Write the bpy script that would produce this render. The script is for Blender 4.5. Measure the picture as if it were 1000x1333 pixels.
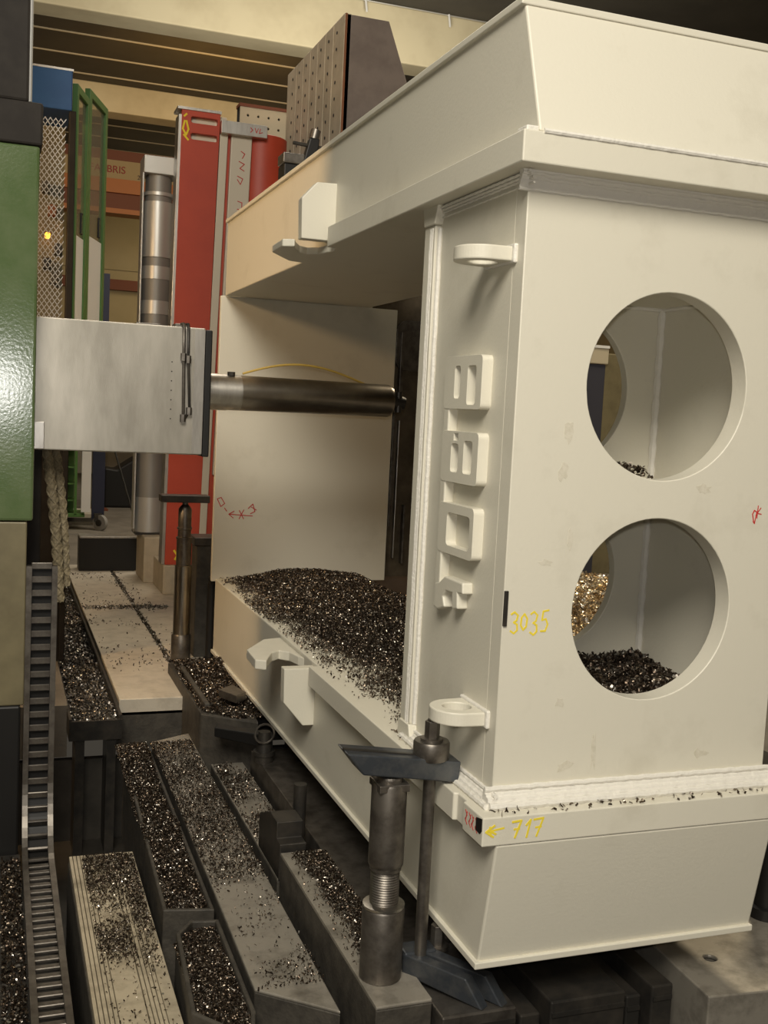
import bpy, bmesh, math, random
import numpy as np
from mathutils import Matrix, Vector
D = bpy.data
SC = bpy.context.scene
COL = SC.collection
for o in list(D.objects):
    D.objects.remove(o)

# ------------------------------------------------------------------ camera
cd = D.cameras.new('camera'); cam = D.objects.new('camera', cd); COL.objects.link(cam)
cd.sensor_fit = 'HORIZONTAL'; cd.sensor_width = 36.0; cd.lens = 36.0 * 1400.85 / 1000
cd.clip_end = 200; cd.clip_start = .05
yaw, pitch, roll = math.radians(20.0066), math.radians(5.2661), math.radians(2.838)
f_ = Vector((math.sin(yaw) * math.cos(pitch), math.cos(yaw) * math.cos(pitch), -math.sin(pitch)))
r_ = Vector((math.cos(yaw), -math.sin(yaw), 0)); u_ = r_.cross(f_)
r2 = math.cos(roll) * r_ + math.sin(roll) * u_; u2 = -math.sin(roll) * r_ + math.cos(roll) * u_
mw = Matrix((r2, u2, -f_)).transposed().to_4x4()
mw.translation = Vector((-1.4113, -2.8128, 1.1488)); cam.matrix_world = mw
SC.camera = cam

# ------------------------------------------------------------------ light
SC.view_settings.view_transform = 'Standard'; SC.view_settings.look = 'None'
SC.view_settings.exposure = 0.0; SC.view_settings.gamma = 1.0; SC.view_settings.use_curve_mapping = False
w = D.worlds.new('hall_air'); SC.world = w; w.use_nodes = True
w.node_tree.nodes['Background'].inputs[0].default_value = (1.0, .88, .7, 1)
w.node_tree.nodes['Background'].inputs[1].default_value = .05

def area(name, loc, target, size, power, color=(1, 1, 1), shape='RECTANGLE', size_y=None):
    l = D.lights.new(name, 'AREA'); l.energy = power; l.color = color
    l.shape = shape; l.size = size; l.size_y = size_y or size
    o = D.objects.new(name, l); COL.objects.link(o); o.location = loc
    o.rotation_euler = (Vector(target) - Vector(loc)).to_track_quat('-Z', 'Y').to_euler()
    return o
area('high_bay_lamp', (-2.9, -5.4, 6.2), (.2, .8, .8), 3.2, 740, (1, .935, .81))
area('hall_fill_light', (-2.0, -2.0, 8.6), (-1.0, 2.5, 0), 5.0, 50, (1, .94, .84))
area('hall_fill_light', (1.0, 9.8, 8.0), (1.0, 9.0, 0), 4.0, 330, (1, .9, .75))
area('hall_fill_light', (3.0, 20.5, 6.6), (2.5, 26.0, 8.2), 3.0, 85, (1, .56, .13))  # unseen lamp aimed up to tint the second roof beam
area('hall_fill_light', (4.0, 12.5, 5.8), (3.5, 18.0, 8.6), 4.0, 480, (1, .92, .76))  # unseen lamp aimed up to brighten the cream roof beam
area('hall_fill_light', (6.5, 6.0, 7.0), (4.6, 6.8, 0), 2.0, 300, (1, .85, .6))  # unseen lamp added to light the chip heap beyond the frame
area('hall_fill_light', (10.0, 31.0, 7.6), (3.0, 36.0, 4.0), 3.0, 380, (1, .82, .5))  # added out of view to brighten the back wall
area('work_lamp', (-3.6, 3.1, 2.82), (.0, 3.6, 1.3), .4, 85, (1, .66, .34))
fl = D.lights.new('camera_flash', 'POINT'); fl.energy = 80; fl.shadow_soft_size = .03; fl.color = (1, .97, .92)
flo = D.objects.new('camera_flash', fl); COL.objects.link(flo); flo.location = (-1.40, -2.79, 1.22)

# ------------------------------------------------------------------ materials
MATS = {}
def mat(name, col, rough=.5, metal=0.0, vary=.0, vscale=6.0, col2=None, bump=0.0, bscale=60.0, spec=.5, stretch=None, detail=4, c2pos=(.4, .65), emit=None, emit_s=0, coat=0):
    m = D.materials.new(name); m.use_nodes = True; nt = m.node_tree
    b = nt.nodes['Principled BSDF']
    b.inputs['Base Color'].default_value = (*col, 1); b.inputs['Roughness'].default_value = rough
    b.inputs['Metallic'].default_value = metal; b.inputs['Specular IOR Level'].default_value = spec
    b.inputs['Coat Weight'].default_value = coat
    if emit:
        b.inputs['Emission Color'].default_value = (*emit, 1); b.inputs['Emission Strength'].default_value = emit_s
    tc = nt.nodes.new('ShaderNodeTexCoord'); mp = nt.nodes.new('ShaderNodeMapping')
    nt.links.new(tc.outputs['Object'], mp.inputs['Vector'])
    if stretch: mp.inputs['Scale'].default_value = stretch
    if col2 is not None:
        n = nt.nodes.new('ShaderNodeTexNoise'); n.inputs['Scale'].default_value = vscale; n.inputs['Detail'].default_value = detail
        n.inputs['Roughness'].default_value = .65
        r = nt.nodes.new('ShaderNodeValToRGB'); r.color_ramp.elements[0].position = c2pos[0]; r.color_ramp.elements[1].position = c2pos[1]
        r.color_ramp.elements[0].color = (*col, 1); r.color_ramp.elements[1].color = (*col2, 1)
        nt.links.new(mp.outputs[0], n.inputs['Vector']); nt.links.new(n.outputs['Fac'], r.inputs['Fac'])
        nt.links.new(r.outputs['Color'], b.inputs['Base Color'])
    if bump:
        n2 = nt.nodes.new('ShaderNodeTexNoise'); n2.inputs['Scale'].default_value = bscale; n2.inputs['Detail'].default_value = 3
        bp = nt.nodes.new('ShaderNodeBump'); bp.inputs['Strength'].default_value = bump; bp.inputs['Distance'].default_value = .01
        nt.links.new(mp.outputs[0], n2.inputs['Vector']); nt.links.new(n2.outputs['Fac'], bp.inputs['Height'])
        nt.links.new(bp.outputs[0], b.inputs['Normal'])
    MATS[name] = m
    return m
PAINT = mat('off_white_paint', (.67, .635, .53), .46, col2=(.58, .545, .445), vscale=3.2, c2pos=(.55, .8), bump=.06, bscale=90, detail=6)
PAINT_W = mat('weld_paint', (.72, .69, .62), .5, bump=.35, bscale=70)
SMUDGE = mat('grease_smudge', (.57, .53, .42), .5, col2=(.65, .61, .505), vscale=50, c2pos=(.35, .6))
BARE = mat('bare_milled_steel', (.62, .59, .54), .36, 1.0, col2=(.42, .39, .35), vscale=4, stretch=(6, 6, 1), c2pos=(.35, .75), bump=.04, bscale=120)
RAMST = mat('scraped_ram_steel', (.50, .465, .40), .4, .8, col2=(.34, .315, .265), vscale=2.2, stretch=(3, 1, .8), c2pos=(.35, .7), bump=.05, bscale=90)
SPIN = mat('hardened_spindle_steel', (.42, .38, .32), .28, 1.0, col2=(.32, .28, .24), vscale=5)
STEEL = mat('dull_steel', (.21, .19, .165), .42, .85, col2=(.12, .105, .09), vscale=14)
STEEL2 = mat('grooved_shaft_steel', (.30, .29, .27), .5, .45)
GUIDE = mat('oiled_guide_iron', (.17, .135, .09), .45, .4, col2=(.10, .08, .055), vscale=6)
DARK = mat('oily_and_shaded_steel', (.045, .042, .038), .4, .6, col2=(.08, .07, .058), vscale=9)  # oily steel parts; also paints the shade on the table blocks
BLACK = mat('black_iron', (.014, .013, .012), .5, .3)
BLUEC = mat('blued_clamp_steel', (.075, .085, .10), .38, .7, col2=(.13, .135, .14), vscale=14)
GREEN = mat('green_machine_enamel', (.085, .13, .048), .17, col2=(.115, .155, .07), vscale=5, bump=.05, bscale=70, spec=.7)
OLIVE = mat('oily_olive_sheet', (.20, .17, .095), .45, .1, col2=(.15, .125, .07), vscale=4)
DGREY = mat('dark_grey_enamel', (.022, .018, .015), .7, col2=(.032, .027, .022), vscale=6, spec=.25)
GREENF = mat('green_door_enamel', (.085, .20, .05), .4)
BLUE = mat('blue_enamel', (.02, .085, .27), .5, col2=(.025, .10, .30), vscale=8)
RED = mat('red_oxide_enamel', (.46, .055, .022), .5, col2=(.42, .048, .02), vscale=4)
MILLED = mat('milled_cream_steel', (.60, .53, .42), .42, .25)
TSLOT = mat('worn_table_iron', (.58, .52, .42), .55, .1, col2=(.42, .37, .29), vscale=9, c2pos=(.45, .75), bump=.1)
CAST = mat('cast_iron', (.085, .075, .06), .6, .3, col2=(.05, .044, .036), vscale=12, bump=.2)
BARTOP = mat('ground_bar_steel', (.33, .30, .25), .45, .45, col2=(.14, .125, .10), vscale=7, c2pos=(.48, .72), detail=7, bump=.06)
BEDST = mat('bed_way_steel', (.50, .43, .31), .5, .2, col2=(.20, .165, .11), vscale=5, c2pos=(.45, .72), detail=7)
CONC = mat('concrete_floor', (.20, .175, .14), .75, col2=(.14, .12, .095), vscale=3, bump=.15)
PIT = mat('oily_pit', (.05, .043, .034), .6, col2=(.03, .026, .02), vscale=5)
CREAM = mat('cream_concrete_beam', (.62, .55, .38), .8, col2=(.52, .45, .30), vscale=.8)
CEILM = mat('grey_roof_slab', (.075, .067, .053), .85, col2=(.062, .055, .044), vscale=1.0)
WALLM = mat('beige_wall_panel', (.42, .34, .20), .8, col2=(.37, .30, .17), vscale=.6)
ORANGE = mat('crane_orange', (.42, .13, .015), .5)
BROWN = mat('crane_brown', (.17, .045, .016), .6)
SIGN = mat('crane_sign_cream', (.40, .30, .15), .6)
SIGNR = mat('sign_red', (.30, .03, .02), .6)
SIGND = mat('sign_dark', (.08, .06, .05), .6)
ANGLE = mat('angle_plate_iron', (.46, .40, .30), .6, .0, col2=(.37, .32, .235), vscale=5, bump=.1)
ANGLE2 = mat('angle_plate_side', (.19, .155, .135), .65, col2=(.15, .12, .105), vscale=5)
RUST = mat('rust_edge', (.20, .075, .03), .7)
PERF = mat('perforated_plate_paint', (.50, .44, .32), .6)
HOLE = mat('hole_black', (.012, .011, .01), .8)
YELLOW = mat('yellow_chalk', (.78, .62, .04), .8)
REDM = mat('red_marker', (.50, .035, .03), .7)
YTUBE = mat('yellow_plastic_tube', (.55, .36, .07), .5)
ROPE = mat('braided_hose_sleeve', (.30, .245, .15), .7, col2=(.16, .13, .08), vscale=60, bump=.3, bscale=90)
TYRE = mat('grey_caster_rubber', (.28, .27, .25), .7)
ALU = mat('light_alloy', (.58, .57, .54), .38, .55)
WHITEP = mat('white_and_glare', (.75, .75, .74), .5)  # white parts, and the glare painted on the cabinet doors
AMBER = mat('amber_lens', (.8, .3, .02), .4, emit=(1, .35, .02), emit_s=6)
NAVY = mat('navy_enamel', (.018, .022, .05), .5)
SLATE = mat('slate_enamel', (.045, .045, .06), .5)
BRASS = mat('brass_swarf', (.75, .62, .42), .28, 1.0)
WOOD = mat('ochre_wood', (.30, .16, .04), .6)
def glass_mat():
    m = D.materials.new('door_glazing'); m.use_nodes = True; nt = m.node_tree; nt.nodes.clear()
    o = nt.nodes.new('ShaderNodeOutputMaterial'); mx = nt.nodes.new('ShaderNodeMixShader')
    t = nt.nodes.new('ShaderNodeBsdfTransparent'); g = nt.nodes.new('ShaderNodeBsdfPrincipled')
    t.inputs[0].default_value = (.82, .82, .74, 1)
    g.inputs['Base Color'].default_value = (.45, .45, .36, 1); g.inputs['Roughness'].default_value = .15
    mx.inputs[0].default_value = .22
    nt.links.new(t.outputs[0], mx.inputs[1]); nt.links.new(g.outputs[0], mx.inputs[2]); nt.links.new(mx.outputs[0], o.inputs[0])
    return m
GLASS = glass_mat()
def chip_mat(name, stops, rough=.3):
    m = D.materials.new(name); m.use_nodes = True; nt = m.node_tree; b = nt.nodes['Principled BSDF']
    a = nt.nodes.new('ShaderNodeAttribute'); a.attribute_name = 'tone'
    r = nt.nodes.new('ShaderNodeValToRGB'); els = r.color_ramp.elements
    els[0].position = stops[0][0]; els[0].color = (*stops[0][1], 1)
    els[1].position = stops[-1][0]; els[1].color = (*stops[-1][1], 1)
    for p, c in stops[1:-1]:
        e = els.new(p); e.color = (*c, 1)
    nt.links.new(a.outputs['Fac'], r.inputs['Fac']); nt.links.new(r.outputs['Color'], b.inputs['Base Color'])
    b.inputs['Metallic'].default_value = .85; b.inputs['Roughness'].default_value = rough
    return m
CHIP = chip_mat('blued_swarf', [(0, (.03, .022, .017)), (.45, (.085, .06, .042)), (.75, (.16, .125, .09)), (.93, (.34, .30, .25)), (1, (.75, .7, .62))])
CHIPG = chip_mat('grey_swarf', [(0, (.05, .045, .04)), (.4, (.15, .135, .115)), (.75, (.34, .31, .27)), (1, (.8, .76, .7))])
CHIPB = chip_mat('gold_swarf', [(0, (.35, .25, .15)), (.5, (.8, .68, .48)), (1, (1, .95, .85))], .22)
HEAP = mat('packed_swarf', (.035, .026, .02), .7, .4, col2=(.07, .052, .04), vscale=70, bump=.6, bscale=120)
HEAPG = mat('packed_grey_swarf', (.07, .062, .052), .7, .4, col2=(.14, .125, .105), vscale=70, bump=.6, bscale=120)

# ------------------------------------------------------------------ mesh helpers
class MB:
    def __init__(s): s.v = []; s.f = []
    def add(s, vs, fs):
        n = len(s.v); s.v += [tuple(p) for p in vs]; s.f += [tuple(n + i for i in q) for q in fs]; return s
    def box(s, x0, x1, y0, y1, z0, z1):
        return s.add([(x0, y0, z0), (x1, y0, z0), (x1, y1, z0), (x0, y1, z0), (x0, y0, z1), (x1, y0, z1), (x1, y1, z1), (x0, y1, z1)],
                     [(0, 3, 2, 1), (4, 5, 6, 7), (0, 1, 5, 4), (1, 2, 6, 5), (2, 3, 7, 6), (3, 0, 4, 7)])
    def hexa(s, p):   # 8 points ordered as in box
        return s.add(p, [(0, 3, 2, 1), (4, 5, 6, 7), (0, 1, 5, 4), (1, 2, 6, 5), (2, 3, 7, 6), (3, 0, 4, 7)])
    def cyl(s, p0, p1, r0, r1=None, n=24, caps=True):
        r1 = r0 if r1 is None else r1
        p0 = Vector(p0); p1 = Vector(p1); d = (p1 - p0).normalized()
        a = d.orthogonal().normalized(); b = d.cross(a)
        vs = []
        for p, r in ((p0, r0), (p1, r1)):
            for i in range(n):
                t = 2 * math.pi * i / n
                vs.append(p + r * (math.cos(t) * a + math.sin(t) * b))
        fs = [(i, (i + 1) % n, n + (i + 1) % n, n + i) for i in range(n)]
        if caps: fs += [tuple(range(n - 1, -1, -1)), tuple(range(n, 2 * n))]
        return s.add(vs, fs)
    def lathe(s, prof, c=(0, 0), n=32):   # prof (r,z) bottom to top, closed at ends
        vs = []; m = len(prof)
        for r, z in prof:
            for i in range(n):
                t = 2 * math.pi * i / n; vs.append((c[0] + r * math.cos(t), c[1] + r * math.sin(t), z))
        fs = [(k * n + i, k * n + (i + 1) % n, (k + 1) * n + (i + 1) % n, (k + 1) * n + i) for k in range(m - 1) for i in range(n)]
        fs += [tuple(range(n - 1, -1, -1)), tuple(range((m - 1) * n, m * n))]
        return s.add(vs, fs)
    def tube(s, pts, r, n=8):
        pts = [Vector(p) for p in pts]; m = len(pts); vs = []; a = None
        for k, p in enumerate(pts):
            d = (pts[min(k + 1, m - 1)] - pts[max(k - 1, 0)]).normalized()
            a = d.orthogonal().normalized() if a is None else (a - d * a.dot(d)).normalized()
            b = d.cross(a)
            rr = r[k] if isinstance(r, (list, tuple)) else r
            for i in range(n):
                t = 2 * math.pi * i / n; vs.append(p + rr * (math.cos(t) * a + math.sin(t) * b))
        fs = [(k * n + i, k * n + (i + 1) % n, (k + 1) * n + (i + 1) % n, (k + 1) * n + i) for k in range(m - 1) for i in range(n)]
        fs += [tuple(range(n - 1, -1, -1)), tuple(range((m - 1) * n, m * n))]
        return s.add(vs, fs)
    def shape(s, outer, holes, fn, d0, d1):
        """extrude a 2D outline with holes; fn(a,b,d) -> xyz"""
        bm = bmesh.new(); loops = []; es = []
        for lp in [outer] + list(holes):
            vs = [bm.verts.new((p[0], p[1], 0)) for p in lp]
            es += [bm.edges.new((vs[i], vs[(i + 1) % len(vs)])) for i in range(len(vs))]; loops.append(vs)
        bm.verts.index_update()
        bmesh.ops.triangle_fill(bm, use_beauty=True, edges=es)
        bm.verts.index_update()
        V = [(v.co.x, v.co.y) for v in bm.verts]; n = len(V)
        F = [tuple(v.index for v in f.verts) for f in bm.faces]
        L = [[v.index for v in lp] for lp in loops]; bm.free()
        vs = [fn(a, b, d0) for a, b in V] + [fn(a, b, d1) for a, b in V]
        fs = list(F) + [tuple(i + n for i in reversed(q)) for q in F]
        for lp in L:
            k = len(lp); fs += [(lp[i], lp[(i + 1) % k], lp[(i + 1) % k] + n, lp[i] + n) for i in range(k)]
        return s.add(vs, fs)
    def ribbon(s, strokes, wd, fn, d0, d1):
        for st in strokes:
            for (a0, b0), (a1, b1) in zip(st[:-1], st[1:]):
                dx, dy = a1 - a0, b1 - b0; l = math.hypot(dx, dy) or 1; ux, uy = dx / l, dy / l; nx, ny = -uy * wd / 2, ux * wd / 2
                ex, ey = ux * wd * .3, uy * wd * .3
                q = [(a0 - ex + nx, b0 - ey + ny), (a1 + ex + nx, b1 + ey + ny), (a1 + ex - nx, b1 + ey - ny), (a0 - ex - nx, b0 - ey - ny)]
                k_ = len(s.f) // 6 % 9; e_ = d0 + (d1 - d0) * .05 * k_      # overlapping strokes lie on each other, not in one plane
                s.hexa([fn(*p, e_) for p in q] + [fn(*p, d1) for p in q])
        return s
    def build(s, name, m, parent=None, bevel=0, smooth=False, seg=2, origin=None):
        me = D.meshes.new(name); me.from_pydata(s.v, [], s.f); me.validate()
        bm = bmesh.new(); bm.from_mesh(me); bmesh.ops.recalc_face_normals(bm, faces=bm.faces); bm.to_mesh(me); bm.free()
        me.materials.append(m)
        if smooth:
            me.polygons.foreach_set('use_smooth', [True] * len(me.polygons)); me.set_sharp_from_angle(angle=math.radians(35))
        o = D.objects.new(name, me); COL.objects.link(o)
        if parent: setpar(o, parent)
        if bevel:
            b = o.modifiers.new('edge', 'BEVEL'); b.width = bevel; b.segments = seg; b.limit_method = 'ANGLE'; b.angle_limit = math.radians(40)
        return o
def root_loc(p):
    return Vector(p.location)      # meshes are modelled in world space, so a parent's own location is its world location
def setpar(o, p):
    o.parent = p; o.matrix_parent_inverse = Matrix.Translation(-root_loc(p))
def tag(o, label, cat=None, group=None, kind=None):
    o['label'] = label
    if cat: o['category'] = cat
    if group: o['group'] = group
    if kind: o['kind'] = kind
    return o
def thing(name, label, cat, loc=(0, 0, 0), group=None):
    o = D.objects.new(name, None); COL.objects.link(o); o.location = loc; o.empty_display_size = .1
    return tag(o, label, cat, group)
def struct(o): o['kind'] = 'structure'; return o
def circ(cx, cy, r, n=48, a0=0, a1=2 * math.pi, closed=True):
    k = n if closed else n + 1
    return [(cx + r * math.cos(a0 + (a1 - a0) * i / n), cy + r * math.sin(a0 + (a1 - a0) * i / n)) for i in range(k)]
def rrect(x0, x1, y0, y1, r, n=5):
    p = []
    for cx, cy, a in ((x1 - r, y1 - r, 0), (x0 + r, y1 - r, 90), (x0 + r, y0 + r, 180), (x1 - r, y0 + r, 270)):
        p += [(cx + r * math.cos(math.radians(a + 90 * i / n)), cy + r * math.sin(math.radians(a + 90 * i / n))) for i in range(n + 1)]
    return p
fX = lambda a, b, d: (d, a, b)     # outline in YZ, extruded in X
fY = lambda a, b, d: (a, d, b)     # outline in XZ, extruded in Y
fZ = lambda a, b, d: (a, b, d)     # outline in XY, extruded in Z

# ------------------------------------------------------------------ swarf
def noise2(x, y, s, seed):
    r = np.random.default_rng(seed); o = np.zeros_like(x)
    for k in range(7):
        th = r.uniform(0, 2 * np.pi); f = s * r.uniform(.5, 2.2); p = r.uniform(0, 6.28)
        o += np.sin(f * (x * np.cos(th) + y * np.sin(th)) + p + .8 * np.sin(f * .7 * (y * np.cos(th) - x * np.sin(th)) + p * 2))
    return o / 7 * 1.6
def swarf(name, label, xy, zfn, size, seed, m=None, parent=None, lift=.3, rng=(.6, 1.5)):
    """curled chips: each is a bent strip of three quads"""
    r = np.random.default_rng(seed); x, y = xy; n = len(x)
    L = size * r.uniform(rng[0], rng[1], n); W = L * r.uniform(.22, .5, n)
    z = zfn(x, y) + L * lift * r.uniform(.1, 1.3, n)
    cur = r.uniform(.6, 2.6, n)
    q = r.normal(size=(n, 4)); q /= np.linalg.norm(q, axis=1)[:, None]
    a, b, c, d = q.T
    Rm = np.stack([np.stack([1 - 2 * (c * c + d * d), 2 * (b * c - a * d), 2 * (b * d + a * c)], -1),
                   np.stack([2 * (b * c + a * d), 1 - 2 * (b * b + d * d), 2 * (c * d - a * b)], -1),
                   np.stack([2 * (b * d - a * c), 2 * (c * d + a * b), 1 - 2 * (b * b + c * c)], -1)], 1)
    P = np.zeros((n, 8, 3))
    for k in range(4):
        t = (k - 1.5) / 3 * cur; rad = L / cur
        P[:, 2 * k, 0] = rad * np.sin(t); P[:, 2 * k, 2] = rad * (1 - np.cos(t)); P[:, 2 * k, 1] = -W / 2
        P[:, 2 * k + 1] = P[:, 2 * k]; P[:, 2 * k + 1, 1] = W / 2
    P = np.einsum('nij,nkj->nki', Rm, P) + np.stack([x, y, z], -1)[:, None, :]
    fi = np.array([[0, 1, 3, 2], [2, 3, 5, 4], [4, 5, 7, 6]])
    F = (np.arange(n)[:, None, None] * 8 + fi[None]).reshape(-1)
    me = D.meshes.new(name); me.vertices.add(n * 8); me.vertices.foreach_set('co', P.reshape(-1))
    me.loops.add(len(F)); me.loops.foreach_set('vertex_index', F)
    nf = n * 3; me.polygons.add(nf); me.polygons.foreach_set('loop_start', np.arange(nf) * 4); me.polygons.foreach_set('loop_total', np.full(nf, 4))
    me.update(calc_edges=True)
    at = me.attributes.new('tone', 'FLOAT', 'POINT'); at.data.foreach_set('value', np.repeat(r.random(n), 8))
    me.materials.append(m or CHIP)
    o = D.objects.new(name, me); COL.objects.link(o)
    o['kind'] = 'stuff'
    if parent: setpar(o, parent)
    else: tag(o, label, 'metal chips')
    return o
def heap(name, x0, x1, y0, y1, nx, ny, zfn, m, parent):
    X, Y = np.meshgrid(np.linspace(x0, x1, nx), np.linspace(y0, y1, ny)); Z = zfn(X, Y)
    b = MB(); b.v = list(zip(X.ravel().tolist(), Y.ravel().tolist(), Z.ravel().tolist()))
    b.f = [(j * nx + i, j * nx + i + 1, (j + 1) * nx + i + 1, (j + 1) * nx + i) for j in range(ny - 1) for i in range(nx - 1)]
    o = b.build(name, m, parent, smooth=True); o['kind'] = 'stuff'; return o
def scatter(n, x0, x1, y0, y1, seed, dens=None):
    r = np.random.default_rng(seed); x = r.uniform(x0, x1, n); y = r.uniform(y0, y1, n)
    if dens is not None:
        k = r.random(n) < dens(x, y); x = x[k]; y = y[k]
    return x, y

# ================================================================== SETTING
FL = -.60
b = MB()
b.box(-16, 18, -14, -1.2, FL - .3, FL); b.box(-16, -2.7, -1.2, 3.42, FL - .3, FL); b.box(2.6, 18, -1.2, 3.42, FL - .3, FL)
b.box(-16, -1.0, 3.42, 8.82, FL - .3, FL); b.box(1.1, 18, 3.42, 8.82, FL - .3, FL); b.box(-16, 18, 8.82, 37, FL - .3, FL)
struct(b.build('floor', CONC))
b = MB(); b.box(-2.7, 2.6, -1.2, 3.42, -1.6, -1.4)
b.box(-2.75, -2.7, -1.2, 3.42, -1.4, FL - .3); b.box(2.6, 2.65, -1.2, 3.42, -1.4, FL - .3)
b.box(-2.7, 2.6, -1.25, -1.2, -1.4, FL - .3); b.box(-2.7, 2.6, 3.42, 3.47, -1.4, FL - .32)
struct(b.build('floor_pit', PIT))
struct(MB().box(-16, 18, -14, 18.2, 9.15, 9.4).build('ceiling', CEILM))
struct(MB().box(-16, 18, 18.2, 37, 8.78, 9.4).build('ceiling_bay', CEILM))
for i, (Y, z0, z1) in enumerate(((4.0, 8.1, 9.15), (11.0, 8.1, 9.15), (18.0, 8.08, 9.15), (25.0, 8.12, 8.78), (32.0, 8.12, 8.78))):
    struct(MB().box(-16, 18, Y, Y + .7, z0, z1).build('trim_%d' % (i + 1), CREAM, bevel=.03))
for i, Y in enumerate((21.55, 23.0, 24.4, 27.6, 29.05, 30.5)):
    struct(MB().box(-16, 18, Y, Y + .025, 8.75, 8.785).build('trim_%d' % (i + 6), PERF))
wb = struct(MB().box(-16, 18, 36, 36.3, FL, 9.2).build('wall_back', WALLM))
for i in range(12):
    for j in range(3):
        z = (FL + .05, 2.6, 5.6)[j]; z1 = (2.52, 5.5, 9.0)[j]
        MB().box(-10 + i * 2.4, -10 + i * 2.4 + 2.34, 35.94, 36.02, z, z1).build('panel', WALLM, wb)
MB().box(-12, 18, 35.7, 36.02, 4.9, 5.25).build('ledge', BROWN, wb)
struct(MB().box(-16.3, -16, -14, 37, FL, 9.4).build('wall_left', WALLM))
struct(MB().box(18, 18.3, -14, 37, FL, 9.4).build('wall_right', WALLM))
struct(MB().box(-16, 18, -14.3, -14, FL, 9.4).build('wall_front', WALLM))

# T-slot floor plates
tp = struct(MB().box(-.71, 1.1, 3.5, 8.82, -.9, -.68).build('floor_table_bed', CAST))
slots = [(-.705, -.285), (-.255, .16), (.19, .62), (.65, 1.1)]
for x0, x1 in slots:
    for y0, y1 in ((3.5, 4.98), (4.985, 6.38), (6.385, 7.6), (7.605, 8.82)):
        MB().box(x0, x1, y0, y1, -.70, FL).build('table_plate', TSLOT, tp, bevel=.004)
# chip channel beside the plates
ch = thing('chip_channel', 'grey chip channel running beside the slotted floor plates', 'channel', (-.87, 3.2, -.9))
MB().box(-1.0, -.725, 3.2, 8.7, -.74, -.70).build('channel_floor', CAST, ch)
MB().box(-1.005, -.99, 3.2, 8.7, -.74, -.62).build('side_wall', DARK, ch)
MB().box(-.735, -.72, 3.2, 8.7, -.74, -.605).build('side_wall', DARK, ch)
MB().box(-1.005, -.72, 3.19, 3.205, -.74, -.63).build('end_plate', DARK, ch)
for x in (-.97, -.80):
    MB().hexa([(x, 3.2, -1.4), (x + .05, 3.2, -1.4), (x + .05, 3.42, -1.4), (x, 3.42, -1.4),
               (x, 3.2, -.74), (x + .05, 3.2, -.74), (x + .05, 3.42, -.74), (x, 3.42, -.74)]).build('support', DARK, ch)

# ================================================================== PRESS FRAME
FR = thing('press_frame', 'huge off-white welded press frame with round holes and raised side lettering', 'machine frame', (.5, 2.0, -.495))
XL, XR = -.025, .965
def fpart(mb, name, m=PAINT, bevel=.004, parent=None, smooth=False): return mb.build(name, m, parent or FR, bevel=bevel, smooth=smooth)
HX, HR, HZ = .5156, .2843, (1.2673, .5813)
# near column
fp = fpart(MB().shape([(0, 0), (.985, 0), (.985, 1.85), (0, 1.85)], [circ(HX, z, HR, 72) for z in HZ], fY, 0, .072), 'column_front_plate', bevel=.003, smooth=True)
fpart(MB().box(0, .055, .072, .68, 0, 1.85), 'column_side_plate', bevel=0)
fpart(MB().box(.932, .985, .072, .68, 0, 1.85), 'column_side_plate', bevel=0)
fpart(MB().shape([(.0, 0), (.985, 0), (.985, 1.85), (.0, 1.85)], [circ(HX, z, HR, 72) for z in HZ], fY, .68, .72), 'column_back_plate', bevel=.003, smooth=True)
fpart(MB().box(.055, .932, .072, .68, 1.585, 1.61), 'stiffener_plate', bevel=0)
fpart(MB().box(.055, .932, .072, .68, .905, .93), 'stiffener_plate', bevel=0)
fpart(MB().box(.055, .932, .072, .68, .20, .225), 'stiffener_plate', bevel=0)
# vertical face strip beside opening
fpart(MB().box(-.022, .01, .635, .728, .06, 1.79), 'edge_strip', bevel=.004)
sw = MB()
for k, (yy, rr) in enumerate(((.632, .010), (.655, .008), (.672, .008))):
    sw.tube([(-.018 if k else -.004, yy + .0015 * math.sin(i * 1.7), .06 + i * 1.72 / 40) for i in range(41)], rr, 8)
fpart(sw, 'weld_bead', PAINT_W, 0, smooth=True)
iw = MB()
iw.tube([(.926, .674, .23 + i * 1.35 / 50) for i in range(51)], [.015 + .003 * math.sin(i * 2.1) for i in range(51)], 8)
iw.tube([(.06 + i * .86 / 30, .674, 1.58) for i in range(31)], .008, 8)
iw.tube([(.926, .08 + i * .6 / 30, 1.58) for i in range(31)], .008, 8)
fpart(iw, 'weld_bead', PAINT_W, 0, smooth=True)
# corner gussets at top and bottom of the side plate
for z0, z1 in ((1.79, 1.852), (-.002, .06)):
    up = z0 > 1
    a, c = (.72, .62)
    o = [(.735, z1), (.60, z1), (.625, z0), (.72, z0)] if up else [(.735, z0), (.60, z0), (.625, z1), (.72, z1)]
    fpart(MB().shape(o, [], fX, -.03, .01), 'corner_block', PAINT, .004)
# flanges
fpart(MB().box(-.073, 1.06, -.1, 1.75, 1.85, 1.937), 'upper_flange', bevel=.004)
fl_o = [(-.073, -.1), (1.06, -.1), (1.06, 1.75), (-.073, 1.75), (-.073, .115), (-.060, .11), (-.060, .045), (-.073, .04)]
fpart(MB().shape(fl_o, [], fZ, -.087, 0), 'lower_flange', bevel=.004)
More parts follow.
